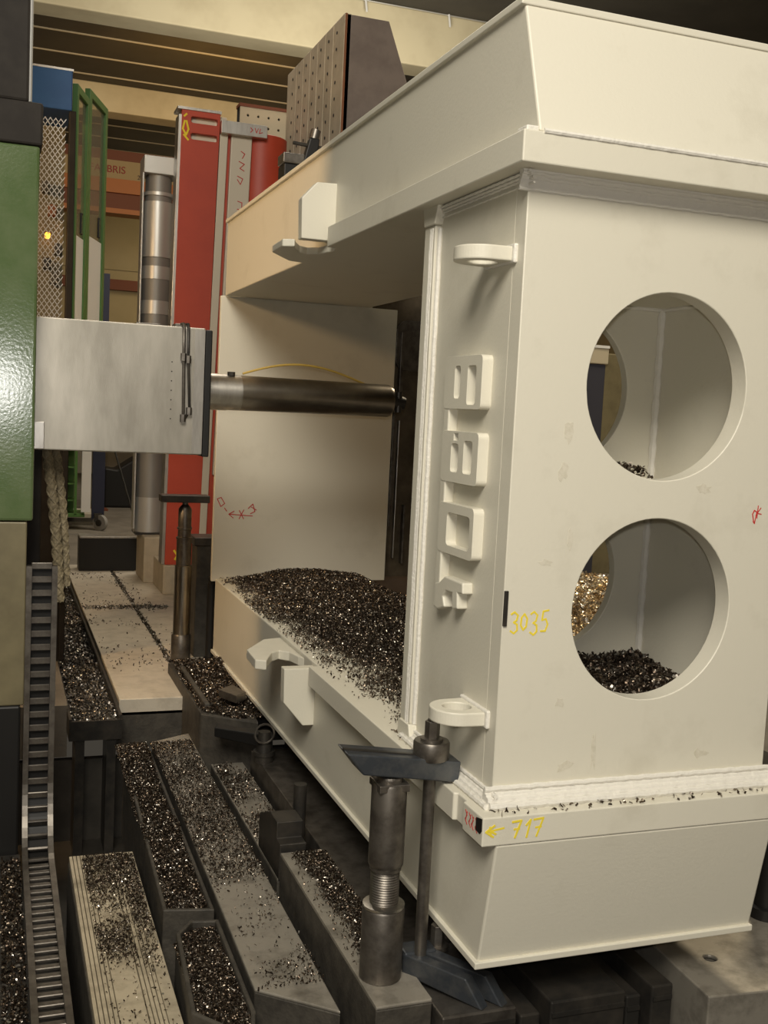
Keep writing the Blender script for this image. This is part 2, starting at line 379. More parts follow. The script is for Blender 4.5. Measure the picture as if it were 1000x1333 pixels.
# beams: outline in YZ extruded over X
ub = fpart(MB().shape([(-.098, 1.937), (1.7, 1.937), (1.7, 1.852), (4.2, 1.852), (4.2, 2.326), (.04, 2.326)], [], fX, XL, XR), 'upper_beam', bevel=.006)
lb = fpart(MB().shape([(-.098, -.087), (-.02, -.485), (4.2, -.485), (4.2, -.004), (1.7, -.004), (1.7, -.087)], [], fX, XL, XR), 'lower_beam', bevel=.006)
fpart(MB().box(XL - .014, XR + .014, .03, 4.2, 2.312, 2.334), 'top_edge_plate', bevel=.003, parent=ub)
fpart(MB().box(XL - .014, XR + .004, -.034, 4.2, -.497, -.476), 'bottom_edge_plate', bevel=.003, parent=lb)
# fillet welds column to flanges
def fillet(z, s, q=1.0, name='weld_bead'):
    b = MB()
    for k, (u, v, rr) in enumerate(((.012 * q, .030, .012 * q), (.028 * q, .020, .013 * q), (.048 * q, .010, .012 * q), (.008 * q, .05, .009 * q))):
        nn = 60
        b.tube([(-.03 + i * 1.03 / nn, -u + .0012 * math.sin(i * 2.3 + k), z + s * v + .001 * math.sin(i * 1.7 + k)) for i in range(nn + 1)], rr, 8)
        b.tube([(-u * .75, -.04 + i * .72 / nn, z + s * v * .75 + .001 * math.sin(i * 1.9 + k)) for i in range(nn + 1)], rr * .8, 8)
    b.shape([(-.055 * q, z), (0, z), (0, z + s * .055)], [], lambda a, c, d: (d, a, c), -.03, .99)
    return fpart(b, name, PAINT_W, 0, smooth=True)
fillet(0.0, 1); fillet(1.85, -1, .45)
fpart(MB().tube([(-.012 + .9 * i / 40, -.098 + .001 * math.sin(i * 2), 1.938) for i in range(41)], .008, 8), 'weld_bead', PAINT_W, 0, smooth=True)
fpart(MB().box(-.06, -.018, -.088, -.03, 1.935, 1.952), 'weld_tab', PAINT_W, .004)
# lifting lugs
def lug(name, cx, cy, z, r, hr, t, x_wall, m=PAINT):
    o = circ(cx, cy, r, 28, math.radians(90), math.radians(270), False)
    o = [(x_wall, cy + r * 1.05)] + o + [(x_wall, cy - r * 1.05)]
    g = fpart(MB().shape(o, [circ(cx, cy, hr, 28)], fZ, z, z + t), name, m, .004)
    fpart(MB().box(x_wall - .012, x_wall + .004, cy - r * 1.2, cy + r * 1.2, z - .006, z + t + .008), 'weld_pad', PAINT_W, .005, g)
    return g
lug('lifting_lug', -.065, .145, 1.605, .085, .045, .042, 0)
lug('lifting_lug', -.065, .145, .222, .085, .045, .042, 0)
def hook(z, t, cy):
    o = [(XL, cy + .30), (-.12, cy + .27), (-.255, cy + .05), (-.262, cy - .16), (-.215, cy - .19), (-.19, cy - .12), (-.15, cy - .03), (-.105, cy + .01), (-.065, cy - .03), (-.045, cy - .12), (XL, cy - .16)]
    return fpart(MB().shape(o, [], fZ, z, z + t), 'lifting_hook', PAINT, .005)
hook(1.84, .032, 1.95)
hook(-.065, .045, 2.15)
# brackets on the beam sides
bu = fpart(MB().shape([(-.175, 1.885), (.0, 1.885), (.0, 2.135), (-.115, 2.13), (-.18, 2.057)], [], fY, 1.80, 1.86), 'side_bracket', PAINT, .004)
fpart(MB().box(-.02, .0, 1.785, 1.80, 1.885, 2.14).box(-.012, .0, 1.77, 1.79, 1.885, 2.14), 'weld_bead', PAINT_W, .004, bu)
bl = fpart(MB().shape([(-.172, -.022), (.0, -.022), (.0, -.288), (-.075, -.288), (-.168, -.178)], [], fY, 1.80, 1.86), 'side_bracket', PAINT, .004)
fpart(MB().box(-.02, .0, 1.785, 1.80, -.288, -.022), 'weld_bead', PAINT_W, .004, bl)
# far column
fc = fpart(MB().box(-.051, 1.17, 4.2, 4.24, -.02, 1.852), 'far_column_plate', bevel=.004)
fpart(MB().box(.12, 1.0, 4.24, 4.9, -.45, 2.3), 'far_column_box', bevel=0)
far_parts = fpart(MB().box(.98, 1.95, 4.36, 4.42, -.02, 2.3), 'guide_seat', GUIDE, .0)
for x0, x1, z0, z1, m in ((1.185, 1.20, .1, 1.78, BARE), (1.215, 1.235, .35, 1.15, STEEL), (1.25, 1.275, 1.3, 1.72, STEEL), (1.262, 1.27, .12, 1.1, BARE), (1.33, 1.345, .08, .5, STEEL)):
    fpart(MB().box(x0, x1, 4.31, 4.37, z0, z1), 'guide_rail', m, .003, far_parts)
fpart(MB().shape(rrect(1.22, 1.75, 1.45, 1.80, .08), [], fY, 4.33, 4.37), 'guide_pad', STEEL, .003, far_parts)
# raised letters on the column side
def letter(outer, holes, label=None):
    o = fpart(MB().shape(outer, holes, fX, -.035, .002), 'raised_letter', PAINT, .005)
    return o
letter(rrect(.165, .45, 1.172, 1.339, .018), [rrect(.326, .370, 1.205, 1.308, .012), rrect(.207, .270, 1.186, 1.307, .012)])
letter(rrect(.163, .445, .938, 1.102, .018), [rrect(.311, .368, .971, 1.062, .012), rrect(.206, .270, .971, 1.074, .012), [(.318, 1.072), (.352, 1.072), (.352, 1.095), (.318, 1.095)]])
letter(rrect(.166, .44, .707, .870, .018), [rrect(.194, .371, .734, .840, .016)])
letter([(.44, .60), (.405, .607), (.363, .632), (.222, .632), (.217, .597), (.258, .594), (.252, .544), (.293, .536), (.300, .587), (.352, .585), (.372, .565), (.355, .532), (.411, .514), (.445, .52)], [])
fpart(MB().box(-.0335, .002, .408, .448, .56, 1.30), 'letter_baseline_bar', PAINT, .005)
# magnet strip on the front edge
fpart(MB().box(.001, .013, -.006, .004, .541, .646), 'steel_strip', DARK, .001)
# black marker patch, chalk and marker writing
fpart(MB().shape([(-.095, -.004), (-.055, -.012), (-.055, -.05), (-.085, -.052), (-.096, -.04)], [], lambda a, c, d: (d, a, c), -.0745, -.0725), 'black_paint_patch', BLACK, 0)
def write(name, strokes, wd, fn, d0, d1, m, label, parent=None):
    o = MB().ribbon(strokes, wd, fn, d0, d1).build(name, m, parent or FR); o['label'] = label; return o
def gl(x, z, w_, h, pts): return [[(x + a * w_, z + c * h) for a, c in st] for st in pts]
G3 = [[(0, .9), (.4, 1), (.85, .85), (.7, .6), (.35, .52), (.8, .42), (.85, .15), (.45, 0), (0, .12)]]
G0 = [[(.5, 1), (.1, .75), (.05, .3), (.4, 0), (.8, .2), (.9, .7), (.5, 1)]]
G5 = [[(.9, 1), (.25, .95), (.15, .55), (.6, .6), (.85, .35), (.6, .05), (.05, .05)]]
G7 = [[(0, .95), (.85, 1), (.3, 0)], [(.2, .5), (.7, .52)]]
G1 = [[(.2, .7), (.7, 1), (.3, 0)]]
st = gl(.028, .518, .026, .064, G3) + gl(.060, .528, .024, .048, G0) + gl(.093, .512, .026, .070, G3) + gl(.127, .520, .028, .066, G5)
write('chalk_number', st, .0055, fY, -.0012, .001, YELLOW, 'yellow chalk number 3035')
st = gl(.022, -.066, .034, .050, G7) + gl(.062, -.068, .028, .052, G1) + gl(.092, -.068, .036, .054, G7)
st += [[(-.062, -.042), (-.005, -.034)], [(-.062, -.042), (-.035, -.024)], [(-.062, -.042), (-.038, -.058)], [(-.055, -.036), (-.03, -.05)], [(-.05, -.028), (-.045, -.055)]]
write('chalk_number', st, .006, fY, -.1015, -.099, YELLOW, 'yellow chalk arrow and number 717')
st = [[(.868, .862), (.862, .885), (.868, .897), (.878, .892), (.872, .855), (.866, .862)], [(.882, .912), (.880, .872)], [(.896, .885), (.880, .888), (.893, .905)]]
write('marker_sign', st, .0035, fY, -.0012, .001, REDM, 'red handwritten OK mark')
st = [[(.05, .43), (.21, .42)], [(.05, .43), (.085, .45)], [(.05, .43), (.08, .405)], [(.12, .40), (.15, .46)], [(.12, .455), (.15, .40)], [(-.03, .53), (-.005, .48), (.02, .50), (-.005, .54), (-.03, .53)], [(.02, .47), (.035, .45)], [(.18, .47), (.21, .50), (.225, .45), (.195, .435)], [(.2, .48), (.235, .46)]]
write('marker_sign', st, .0055, fY, 4.1985, 4.201, REDM, 'red handwritten arrow and figures')
st = []
for k, yy in enumerate((.02, -.005, -.025, -.05)):
    st += [[(yy, -.018), (yy - .012, -.03), (yy, -.045), (yy - .014, -.058)], [(yy - .012, -.02), (yy - .002, -.05)]]
write('marker_sign', st, .0032, lambda a, c, d: (d, a, c), -.0742, -.0725, REDM, 'red handwritten figures on the flange edge')
# greasy finger smudges (flat stains with their own outline)
rs = random.Random(4)
for cx, cz, sx, sz in ((.185, 1.12, .02, .05), (.17, 1.0, .02, .03), (.21, .80, .012, .035), (.13, .73, .03, .012), (.21, .30, .018, .02), (.34, .145, .010, .075), (.24, .10, .035, .02), (.73, .11, .04, .018), (.67, .96, .03, .02)):
    n = 14; o = []
    for i in range(n):
        t = 2 * math.pi * i / n; q = rs.uniform(.45, 1.1); o.append((cx + sx * q * math.cos(t), cz + sz * q * math.sin(t)))
    fpart(MB().shape(o, [], fY, -.0006, .001), 'grease_smudge', SMUDGE, 0)

# ------------------------------------------------------------------ chips on and in the frame
def h_frame(x, y):
    edge = np.clip((x - .02 - .14 * np.clip((2.6 - y) / 2.0, 0, 1)) / .35, 0, 1)
    far = np.clip((y - 2.8) / 1.2, 0, 1)
    return .003 + edge * (.016 + .02 * np.clip(noise2(x, y, 5, 3), 0, 1) + .045 * far * np.exp(-((x - .55) / .35) ** 2)) * np.clip((1.1 - x) / .2 + .2, .3, 1)
def d_frame(x, y):
    e = (x + .03 - .07 * np.clip((2.9 - y) / 2.2, 0, 1)) / .16 + .45 * noise2(x, y, 9, 5)
    return np.clip(e, .03, 1)
cf = tag(D.objects.new('chip_heap', None), 'brown steel chips spread over the lower beam inside the frame opening', 'metal chips'); COL.objects.link(cf); cf['kind'] = 'stuff'
heap('packed_chips', .10, XR, .74, 4.19, 40, 90, lambda x, y: h_frame(x, y) - .012 + .0 * x - .02 * (x < .13), HEAP, cf)
swarf('curled_chips', '', scatter(66000, XL, XR, .74, 4.19, 11, d_frame), h_frame, .012, 12, parent=cf)
hz_in = lambda x, y: .228 + .05 * np.clip((y - .05) / .6, 0, 1) + .02 * np.clip(noise2(x, y, 8, 8), -.4, 1) + .018 * np.clip((.8 - x) / .4, 0, 1)
c2 = tag(D.objects.new('chip_heap', None), 'dark chips heaped inside the lower round hole of the column', 'metal chips'); COL.objects.link(c2); c2['kind'] = 'stuff'
heap('packed_chips', .06, .93, .08, .67, 30, 20, lambda x, y: hz_in(x, y) - .006, HEAP, c2)
swarf('curled_chips', '', scatter(6500, .07, .92, .09, .67, 13), hz_in, .016, 14, parent=c2)
swarf('chip_heap', 'small dark tuft of chips at the bottom rim of the upper round hole', scatter(260, .58, .80, .45, .66, 15), lambda x, y: .945 + .055 * np.exp(-((x - .72) / .07) ** 2), .018, 16)
r = np.random.default_rng(5)
swarf('scattered_chips', 'few loose chip curls lying on the front ledge of the lower flange', (r.uniform(-.03, .95, 70), r.uniform(-.098, -.06, 70)), lambda x, y: 0 * x + .003, .014, 17, lift=.25)
swarf('scattered_chips', 'loose chips lying on the flange beside the strap clamp', (r.uniform(-.05, .0, 90), r.uniform(.25, .75, 90)), lambda x, y: 0 * x + .003, .013, 18, lift=.25)

# ================================================================== BORING MILL
ML = thing('boring_mill', 'green horizontal boring mill with square steel ram and long dark spindle', 'machine tool', (-1.8, 2.4, -1.4))
MB().box(-3.4, -1.248, 2.2, 2.36, .59, 2.22).build('green_panel', GREEN, ML, bevel=.012)  # panel and covers run on unseen to the left to block work_lamp spill
MB().box(-3.4, -1.238, 2.19, 2.38, 2.22, 2.40).build('upper_cap', DGREY, ML, bevel=.01)
MB().box(-3.4, -1.297, 2.2, 2.38, 2.40, 4.6).build('upper_housing', DGREY, ML, bevel=.012)
MB().cyl((-1.292, 2.2, 2.4), (-1.292, 2.2, 4.5), .007, n=8).build('oil_pipe', ALU, ML, smooth=True)
MB().box(-3.4, -1.272, 2.21, 2.36, -.25, .585).build('lower_cover', OLIVE, ML, bevel=.006)
MB().box(-2.3, -1.285, 2.2, 2.9, -1.4, -.25).build('base_block', BLACK, ML, bevel=.01)
MB().box(-2.4, -1.62, 2.4, 3.0, -.2, 2.1).build('column_body', DGREY, ML, bevel=.02)
MB().box(-1.36, -1.20, 2.55, 2.75, .3, .9).build('way_cover', DGREY, ML, bevel=.01)
RM = MB().box(-1.9, -.468, 2.4, 3.0, .900, 1.508).build('ram', RAMST, ML, bevel=.006)
MB().box(-.468, -.435, 2.395, 3.005, .892, 1.502).build('ram_end_plate', BLACK, ML, bevel=.006)
MB().box(-1.26, -1.20, 2.388, 2.402, .905, 1.03).build('corner_plate', BARE, RM, bevel=.002)
MB().box(-.52, -.470, 2.396, 2.402, .905, 1.50).build('end_band', BARE, RM, bevel=.001)
for i in range(7): MB().cyl((-.625, 2.401, 1.34 - i * .045), (-.625, 2.397, 1.34 - i * .045), .003, n=8).build('screw', BLACK, RM)
h1 = MB().tube([(-.575, 2.46, 1.525), (-.575, 2.40, 1.522), (-.575, 2.383, 1.50), (-.573, 2.382, 1.40), (-.570, 2.382, 1.25), (-.567, 2.382, 1.10), (-.565, 2.395, 1.06)], .008, 10).build('oil_pipe', STEEL, RM, smooth=True)
MB().tube([(-.553, 2.46, 1.525), (-.553, 2.40, 1.522), (-.553, 2.383, 1.50), (-.552, 2.382, 1.38), (-.545, 2.380, 1.25), (-.538, 2.382, 1.12), (-.55, 2.395, 1.085), (-.565, 2.395, 1.065)], .007, 10).build('oil_pipe', DARK, RM, smooth=True)
for x, z in ((-.574, 1.365), (-.551, 1.355), (-.568, 1.075), (-.54, 1.11)):
    MB().cyl((x, 2.382, z - .018), (x, 2.382, z + .018), .014, n=6).build('pipe_fitting', STEEL, h1)
MB().box(-.60, -.53, 2.5, 2.6, 1.505, 1.53).build('pipe_block', STEEL, RM, bevel=.004)
MB().box(-.78, -.66, 2.55, 2.7, 1.505, 1.525).build('cable_clip', STEEL, RM, bevel=.004)
SPY, SPZ = 2.70, 1.213
def lathex(prof, n=40):
    b = MB(); vs = []; m = len(prof)
    for x, rr in prof:
        for i in range(n):
            t = 2 * math.pi * i / n; vs.append((x, SPY + rr * math.cos(t), SPZ + rr * math.sin(t)))
    fs = [(k * n + i, k * n + (i + 1) % n, (k + 1) * n + (i + 1) % n, (k + 1) * n + i) for k in range(m - 1) for i in range(n)] + [tuple(range(n)), tuple(range((m - 1) * n, m * n))]
    return b.add(vs, fs)
lathex([(-.44, .093), (-.30, .093), (-.30, .091), (-.23, .091)]).build('spindle_collar', BARE, ML, smooth=True)
sp = lathex([(-.23, .0905), (.58, .087), (.60, .08), (.605, .05)]).build('spindle', SPIN, ML, smooth=True)
MB().cyl((.60, SPY, SPZ), (.68, SPY, SPZ - .01), .05, .035, 20).cyl((.64, SPY - .02, SPZ + .05), (.64, SPY - .02, SPZ - .06), .02, n=12).build('cutting_tool', DARK, sp, smooth=True)
MB().cyl((-.28, SPY - .02, SPZ + .085), (-.28, SPY - .02, SPZ + .105), .02, n=12).build('grease_nipple', DARK, sp)
tb = MB().tube([(-.21 + .68 * t, SPY + .03, SPZ + .080 + .085 * math.sin(math.pi * (.08 + .92 * t))) for t in [i / 24 for i in range(25)]], .006, 8).build('coolant_tube', YTUBE, ML, smooth=True)
tb['label'] = 'thin yellow tube arching over the spindle'

# braided hoses hanging from the ram
def braid(name, x0, y0, z0, x1, y1, z1, rr, label):
    t = thing(name, label, 'hose', (x1, y1, z1), 'braided hoses under the ram')
    core = MB().tube([(x0 + (x1 - x0) * i / 20 + .012 * math.sin(i / 20 * 3.1), y0 + (y1 - y0) * i / 20, z0 + (z1 - z0) * i / 20) for i in range(21)], rr * .86, 12).build('hose_core', ROPE, t, smooth=True)
    for k in range(3):
        for s in (1, -1):
            pts = []
            for i in range(90):
                u = i / 89; a = s * u * 26 + k * 2.094
                pts.append((x0 + (x1 - x0) * u + .012 * math.sin(u * 3.1) + rr * .8 * math.cos(a), y0 + (y1 - y0) * u + rr * .8 * math.sin(a), z0 + (z1 - z0) * u))
            MB().tube(pts, rr * .26, 5).build('braid_strand', ROPE, t, smooth=True)
    return t
braid('braided_hose', -1.18, 2.62, .905, -1.105, 2.62, .15, .026, 'braided tan hose hanging below the ram, the one beside the olive cover')
braid('braided_hose', -1.135, 2.68, .905, -1.075, 2.66, .22, .024, 'braided tan hose hanging below the ram, the one beside the chip channel')

# energy chain
EC = thing('cable_chain', 'steel cable carrier chain hanging down and running along the pit', 'cable chain', (-1.2, 1.0, -1.0))
path = [(2.2, .39), (2.2, -.42)]
for i in range(1, 9):
    a = math.radians(90 * i / 8); path.append((1.96 + .24 * math.cos(a), -.55 - .35 * math.sin(a)))
path += [(1.6, -.905), (1.0, -.91), (-.3, -.92)]
def lerp_path(path, step):
    out = []; acc = 0; nxt = 0
    for (y0, z0), (y1, z1) in zip(path[:-1], path[1:]):
        l = math.hypot(y1 - y0, z1 - z0)
        while nxt <= acc + l:
            t = (nxt - acc) / l; out.append((y0 + (y1 - y0) * t, z0 + (z1 - z0) * t, (y1 - y0) / l, (z1 - z0) / l)); nxt += step
        acc += l
    return out
for x0, x1 in ((-1.272, -1.248), (-1.162, -1.138)):
    b = MB(); pts = lerp_path(path, .05)
    for (y0, z0, a, c), (y1, z1, a1, c1) in zip(pts[:-1], pts[1:]):
        nx, nz = c * .02, -a * .02; mx, mz = c1 * .02, -a1 * .02
        b.hexa([(x0, y0 - nx, z0 - nz), (x1, y0 - nx, z0 - nz), (x1, y0 + nx, z0 + nz), (x0, y0 + nx, z0 + nz),
                (x0, y1 - mx, z1 - mz), (x1, y1 - mx, z1 - mz), (x1, y1 + mx, z1 + mz), (x0, y1 + mx, z1 + mz)])
    b.build('side_rail', STEEL, EC)
rung = None
for (y, z, a, c) in lerp_path(path, .062):
    if rung is None:
        rung = MB().box(-1.25, -1.16, -.007, .007, -.015, .015).build('rung', STEEL, None, bevel=.003); me = rung.data; o = rung
    else:
        o = D.objects.new('rung', me); COL.objects.link(o); bb = o.modifiers.new('edge', 'BEVEL'); bb.width = .003; bb.segments = 1
    o.parent = EC; o.location = Vector((0, y, z)) - Vector(EC.location); o.rotation_euler = (math.atan2(-a, c) * -1 + math.radians(0), 0, 0)
b = MB()
bp = lerp_path(path, .05)
for (y0, z0, a, c), (y1, z1, a1, c1) in zip(bp[:-1], bp[1:]):
    b.add([(-1.25, y0 - c * .022, z0 + a * .022), (-1.16, y0 - c * .022, z0 + a * .022), (-1.16, y1 - c1 * .022, z1 + a1 * .022), (-1.25, y1 - c1 * .022, z1 + a1 * .022)], [(0, 1, 2, 3)])
b.build('cable_band', BLACK, EC)

# ================================================================== BED, BARS, TRAYS
BD = thing('machine_bed', 'long brown steel slideway bed with fine grooves strewn with chips', 'machine bed', (-.95, .7, -1.4))
MB().box(-1.085, -.806, -.6, 1.9, -1.4, -.875).build('bed_body', CAST, BD, bevel=.006)
x = -1.08
for k in range(5):
    MB().box(x, x + .0125, -.6, 1.9, -.88, -.85).build('way_strip', BEDST, BD, bevel=.001); x += .0155
MB().box(x, x + .09, -.6, 1.9, -.88, -.852).build('way_strip', BEDST, BD, bevel=.002); x += .093
for k in range(4):
    MB().box(x, x + .0115, -.6, 1.9, -.88, -.85).build('way_strip', BEDST, BD, bevel=.001); x += .0145
MB().box(x, -.808, -.6, 1.9, -.88, -.852).build('way_strip', BEDST, BD, bevel=.002)

BARS = 'steel clamping bars on the pit floor'
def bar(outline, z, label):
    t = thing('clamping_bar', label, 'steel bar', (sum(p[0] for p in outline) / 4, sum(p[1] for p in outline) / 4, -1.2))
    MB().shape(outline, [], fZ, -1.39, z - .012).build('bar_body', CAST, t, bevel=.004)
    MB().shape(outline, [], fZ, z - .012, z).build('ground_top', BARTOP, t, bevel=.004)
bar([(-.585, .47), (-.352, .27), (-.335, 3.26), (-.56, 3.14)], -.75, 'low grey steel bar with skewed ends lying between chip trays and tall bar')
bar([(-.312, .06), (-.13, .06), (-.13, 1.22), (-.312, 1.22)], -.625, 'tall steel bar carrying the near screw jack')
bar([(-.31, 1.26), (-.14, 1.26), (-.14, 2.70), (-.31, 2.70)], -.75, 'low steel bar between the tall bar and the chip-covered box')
# short notched block between the bars
NB = thing('stop_block', 'small dark notched block standing on the low steel bar', 'block', (-.24, 1.4, -.75))
MB().shape([(1.24, -.75), (1.60, -.75), (1.60, -.60), (1.42, -.53), (1.30, -.53), (1.30, -.60), (1.24, -.60)], [], fX, -.31, -.20).build('block_body', DARK, NB, bevel=.004)
MB().cyl((-.16, 1.5, -.75), (-.16, 1.5, -.45), .028, n=12).build('pin', DARK, NB, smooth=True)

def tray(name, outline, wt, label):
    t = thing(name, label, 'tray', (sum(p[0] for p in outline) / len(outline), sum(p[1] for p in outline) / len(outline), -1.2))
    cx = sum(p[0] for p in outline) / len(outline); cy = sum(p[1] for p in outline) / len(outline)
    inner = []
    n = len(outline)
    for i in range(n):
        p0, p1, p2 = Vector(outline[i - 1]), Vector(outline[i]), Vector(outline[(i + 1) % n])
        d1 = (p1 - p0).normalized(); d2 = (p2 - p1).normalized()
        n1 = Vector((-d1.y, d1.x)); n2 = Vector((-d2.y, d2.x)); nn = (n1 + n2).normalized(); k = wt / max(.4, nn.dot(n1))
        inner.append((p1.x + nn.x * k, p1.y + nn.y * k))
    MB().shape(outline, [inner], fZ, -1.2, -.772).build('tray_wall', CAST, t, bevel=.005)
    MB().shape([(p[0], p[1]) for p in inner], [], fZ, -1.0, -.86).build('tray_floor', CAST, t)
    return t
# outlines counter-clockwise
tray('cast_tray', [(-.785, 1.14), (-.595, 1.10), (-.575, 3.13), (-.66, 3.13), (-.735, 2.95)], .016, 'long cast iron tray heaped with chips beside the low steel bar')
tray('cast_tray', [(-.80, .42), (-.64, .22), (-.60, .38), (-.595, 1.02), (-.70, 1.04), (-.765, .95)], .016, 'short cast iron tray with chamfered corners full of chips')
hA = lambda x, y: -.785 + .03 * np.clip(noise2(x, y, 9, 21), -.3, 1) + .05 * np.clip((y - 2.3) / .8, 0, 1)
swarf('chip_heap', 'dark glinting chips filling the long cast iron tray', scatter(22000, -.765, -.60, 1.16, 3.10, 22), hA, .0105, 23)
hB = lambda x, y: -.79 + .012 * np.clip(noise2(x, y, 9, 24), -.3, 1)
def inB(x, y): return ((x > -.78 + .0) & (x < -.615) & (y > .26 + (-.62 - x) * 1.2) & (y < 1.0 - np.clip(-.70 - x, 0, 1) * 1.2)).astype(float)
swarf('chip_heap', 'dark glinting chips filling the short chamfered tray', scatter(14000, -.79, -.61, .22, 1.02, 25, inB), hB, .0095, 26)
fl0 = lambda z: (lambda x, y: 0 * x + z)
swarf('scattered_chips', 'dark chips strewn over the low bar with skewed ends', scatter(17000, -.575, -.345, .45, 3.12, 27, lambda x, y: np.clip(.12 + .75 * np.clip((y - 1.0) / .8, 0, 1) + .5 * noise2(x, y, 10, 28), .03, 1)), fl0(-.748), .0095, 29, lift=.4)
swarf('scattered_chips', 'dark chips strewn over the tall bar behind the near screw jack', scatter(10000, -.30, -.135, .30, 1.2, 30, lambda x, y: np.clip((x + .27) / .05 + .4 * noise2(x, y, 12, 31), .04, 1)), fl0(-.622), .0095, 32, lift=.4)
swarf('scattered_chips', 'dark chips strewn over the low bar behind the notched block', scatter(5500, -.305, -.145, 1.3, 2.68, 33, lambda x, y: np.clip(.45 + .6 * noise2(x, y, 9, 34), .05, 1)), fl0(-.748), .012, 35, lift=.4)
swarf('scattered_chips', 'dark chips in patches over the grooved slideway bed, added on its shaded side', scatter(16000, -1.03, -.815, .1, 1.88, 36, lambda x, y: np.clip(-.08 + .7 * (x > -.88) * np.clip((y - .75) / .5, 0, 1) + 1.2 * np.clip((y - 1.3) / .35, 0, 1) + 1.2 * np.exp(-((y - 1.1) / .13) ** 2) * (x < -.90) + .35 * noise2(x, y, 11, 37), .03, 1)), fl0(-.85), .0095, 38, lift=.5)  # denser chips on the right side stand in for shade there
swarf('scattered_chips', 'dim chips lying in the gutter beside the cable chain', scatter(3500, -1.36, -1.28, -.2, 2.1, 39), fl0(-.93), .014, 40, lift=.6)
tag(MB().box(-1.40, -1.277, -.6, 2.18, -1.4, -.935).build('gutter_ledge', DARK, bevel=.004), 'dark ledge beside the cable chain in the pit', 'ledge')
tag(MB().box(-.77, -.60, -.6, .18, -1.4, -.90).build('pit_step', DARK, bevel=.004), 'dark step in the pit before the short tray', 'step')

# chip channel load and T-slot chips
hC = lambda x, y: -.655 + .02 * np.clip(noise2(x, y, 7, 41), -.5, 1)
cc = tag(D.objects.new('chip_heap', None), 'bright grey chips filling the channel beside the slotted floor plates', 'metal chips'); COL.objects.link(cc); cc['kind'] = 'stuff'
heap('packed_chips', -.99, -.735, 3.21, 8.68, 12, 90, lambda x, y: hC(x, y) - .006, HEAPG, cc)
swarf('curled_chips', '', scatter(15000, -.985, -.74, 3.21, 8.6, 42), hC, .018, 43, CHIPG, parent=cc)
swarf('scattered_chips', 'grey chips lying in the slots and joints of the floor plates', (np.concatenate([np.random.default_rng(1).normal(-.27, .012, 1500), np.random.default_rng(2).uniform(-.7, .0, 900), np.random.default_rng(4).normal(.175, .014, 400)]),
      np.concatenate([np.random.default_rng(3).uniform(3.52, 8.35, 1500), np.random.default_rng(6).normal(6.38, .05, 900), np.random.default_rng(7).uniform(4.9, 6.9, 400)])), fl0(-.605), .017, 44, CHIPG, lift=.5)
swarf('scattered_chips', 'sparse loose chips on the slotted floor plates', scatter(2600, -.7, -.12, 4.15, 8.3, 45, lambda x, y: np.clip(.2 + .4 * noise2(x, y, 4, 46), .02, 1)), fl0(-.598), .015, 47, lift=.3)

# chip-covered box under the far jack
BX = thing('support_box', 'tall cast support box heaped with brown chips beside the far jack', 'support', (-.2, 3.4, -1.4))
MB().shape([(-.335, 2.92), (-.06, 2.70), (.02, 4.05), (-.335, 4.1)], [], fZ, -1.38, -.535).build('box_body', CAST, BX, bevel=.01)
MB().box(-.30, -.27, 2.98, 3.9, -.535, -.50).build('rim', CAST, BX, bevel=.006)
MB().shape([(-.20, 3.1), (-.13, 2.95), (-.06, 3.02), (-.10, 3.2)], [], fZ, -.50, -.455).build('wedge', STEEL, BX, bevel=.004)
hX = lambda x, y: -.53 + .035 * np.clip(noise2(x, y, 8, 51), -.2, 1) + .03 * np.clip((y - 3.2) / .8, 0, 1)
swarf('chip_heap', 'brown chips heaped on the support box under the white frame', scatter(8500, -.325, .0, 2.78, 4.05, 52, lambda x, y: (y > 2.92 - (x + .335) * .8).astype(float)), hX, .015, 53)
CK = thing('clamp_block', 'black oily clamp bar with bolt beside the support box', 'clamp', (-.1, 2.6, -.75))
MB().hexa([(-.30, 2.69, -.60), (-.05, 2.42, -.60), (-.03, 2.50, -.60), (-.27, 2.77, -.60), (-.30, 2.69, -.55), (-.05, 2.42, -.53), (-.03, 2.50, -.53), (-.27, 2.77, -.55)]).build('clamp_bar', BLACK, CK, bevel=.006)
MB().lathe([(.05, -.657), (.05, -.62), (.056, -.62), (.056, -.60), (.04, -.60), (.03, -.5)], (-.095, 2.42), 20).build('bolt', DARK, CK, smooth=True)
MB().tube([(-.105 + .05 * math.cos(t), 2.38, -.50 + .05 * math.sin(t)) for t in [i * .42 for i in range(16)]], .006, 6).build('wire_ring', STEEL, CK, smooth=True)

# ------------------------------------------------------------------ near clamp set
SJ = thing('screw_jack', 'tall brown steel screw jack under the near strap clamp', 'screw jack', (-.24, .23, -.625))
c = (-.240, .23)
MB().lathe([(.062, -.628), (.067, -.622), (.067, -.40), (.062, -.392), (.05, -.392)], c, 36).build('jack_base', STEEL, SJ, smooth=True)
MB().lathe([(.066, -.392), (.0665, -.384), (.047, -.380)], c, 36).build('base_rim', BARE, SJ, smooth=True)
prof = []
for i in range(15): prof += [(.0465, -.39 + i * .008), (.043, -.386 + i * .008)]
MB().lathe(prof, c, 32).build('thread', STEEL, SJ, smooth=True)
MB().lathe([(.046, -.275), (.05, -.272), (.05, -.262), (.055, -.255), (.056, -.245), (.056, .0), (.053, .008)], c, 36).build('jack_sleeve', STEEL, SJ, smooth=True)
MB().lathe([(.042, .006), (.042, .022), (.04, .03)], c, 36).box(c[0] - .05, c[0] + .05, c[1] - .05, c[1] + .05, -.012, .012).build('jack_head', STEEL, SJ, bevel=.003)
CS = thing('strap_clamp', 'blue-grey strap clamp bar pressing on the lower flange', 'clamp', (-.2, .23, .03))
sy0, sy1 = .18, .285
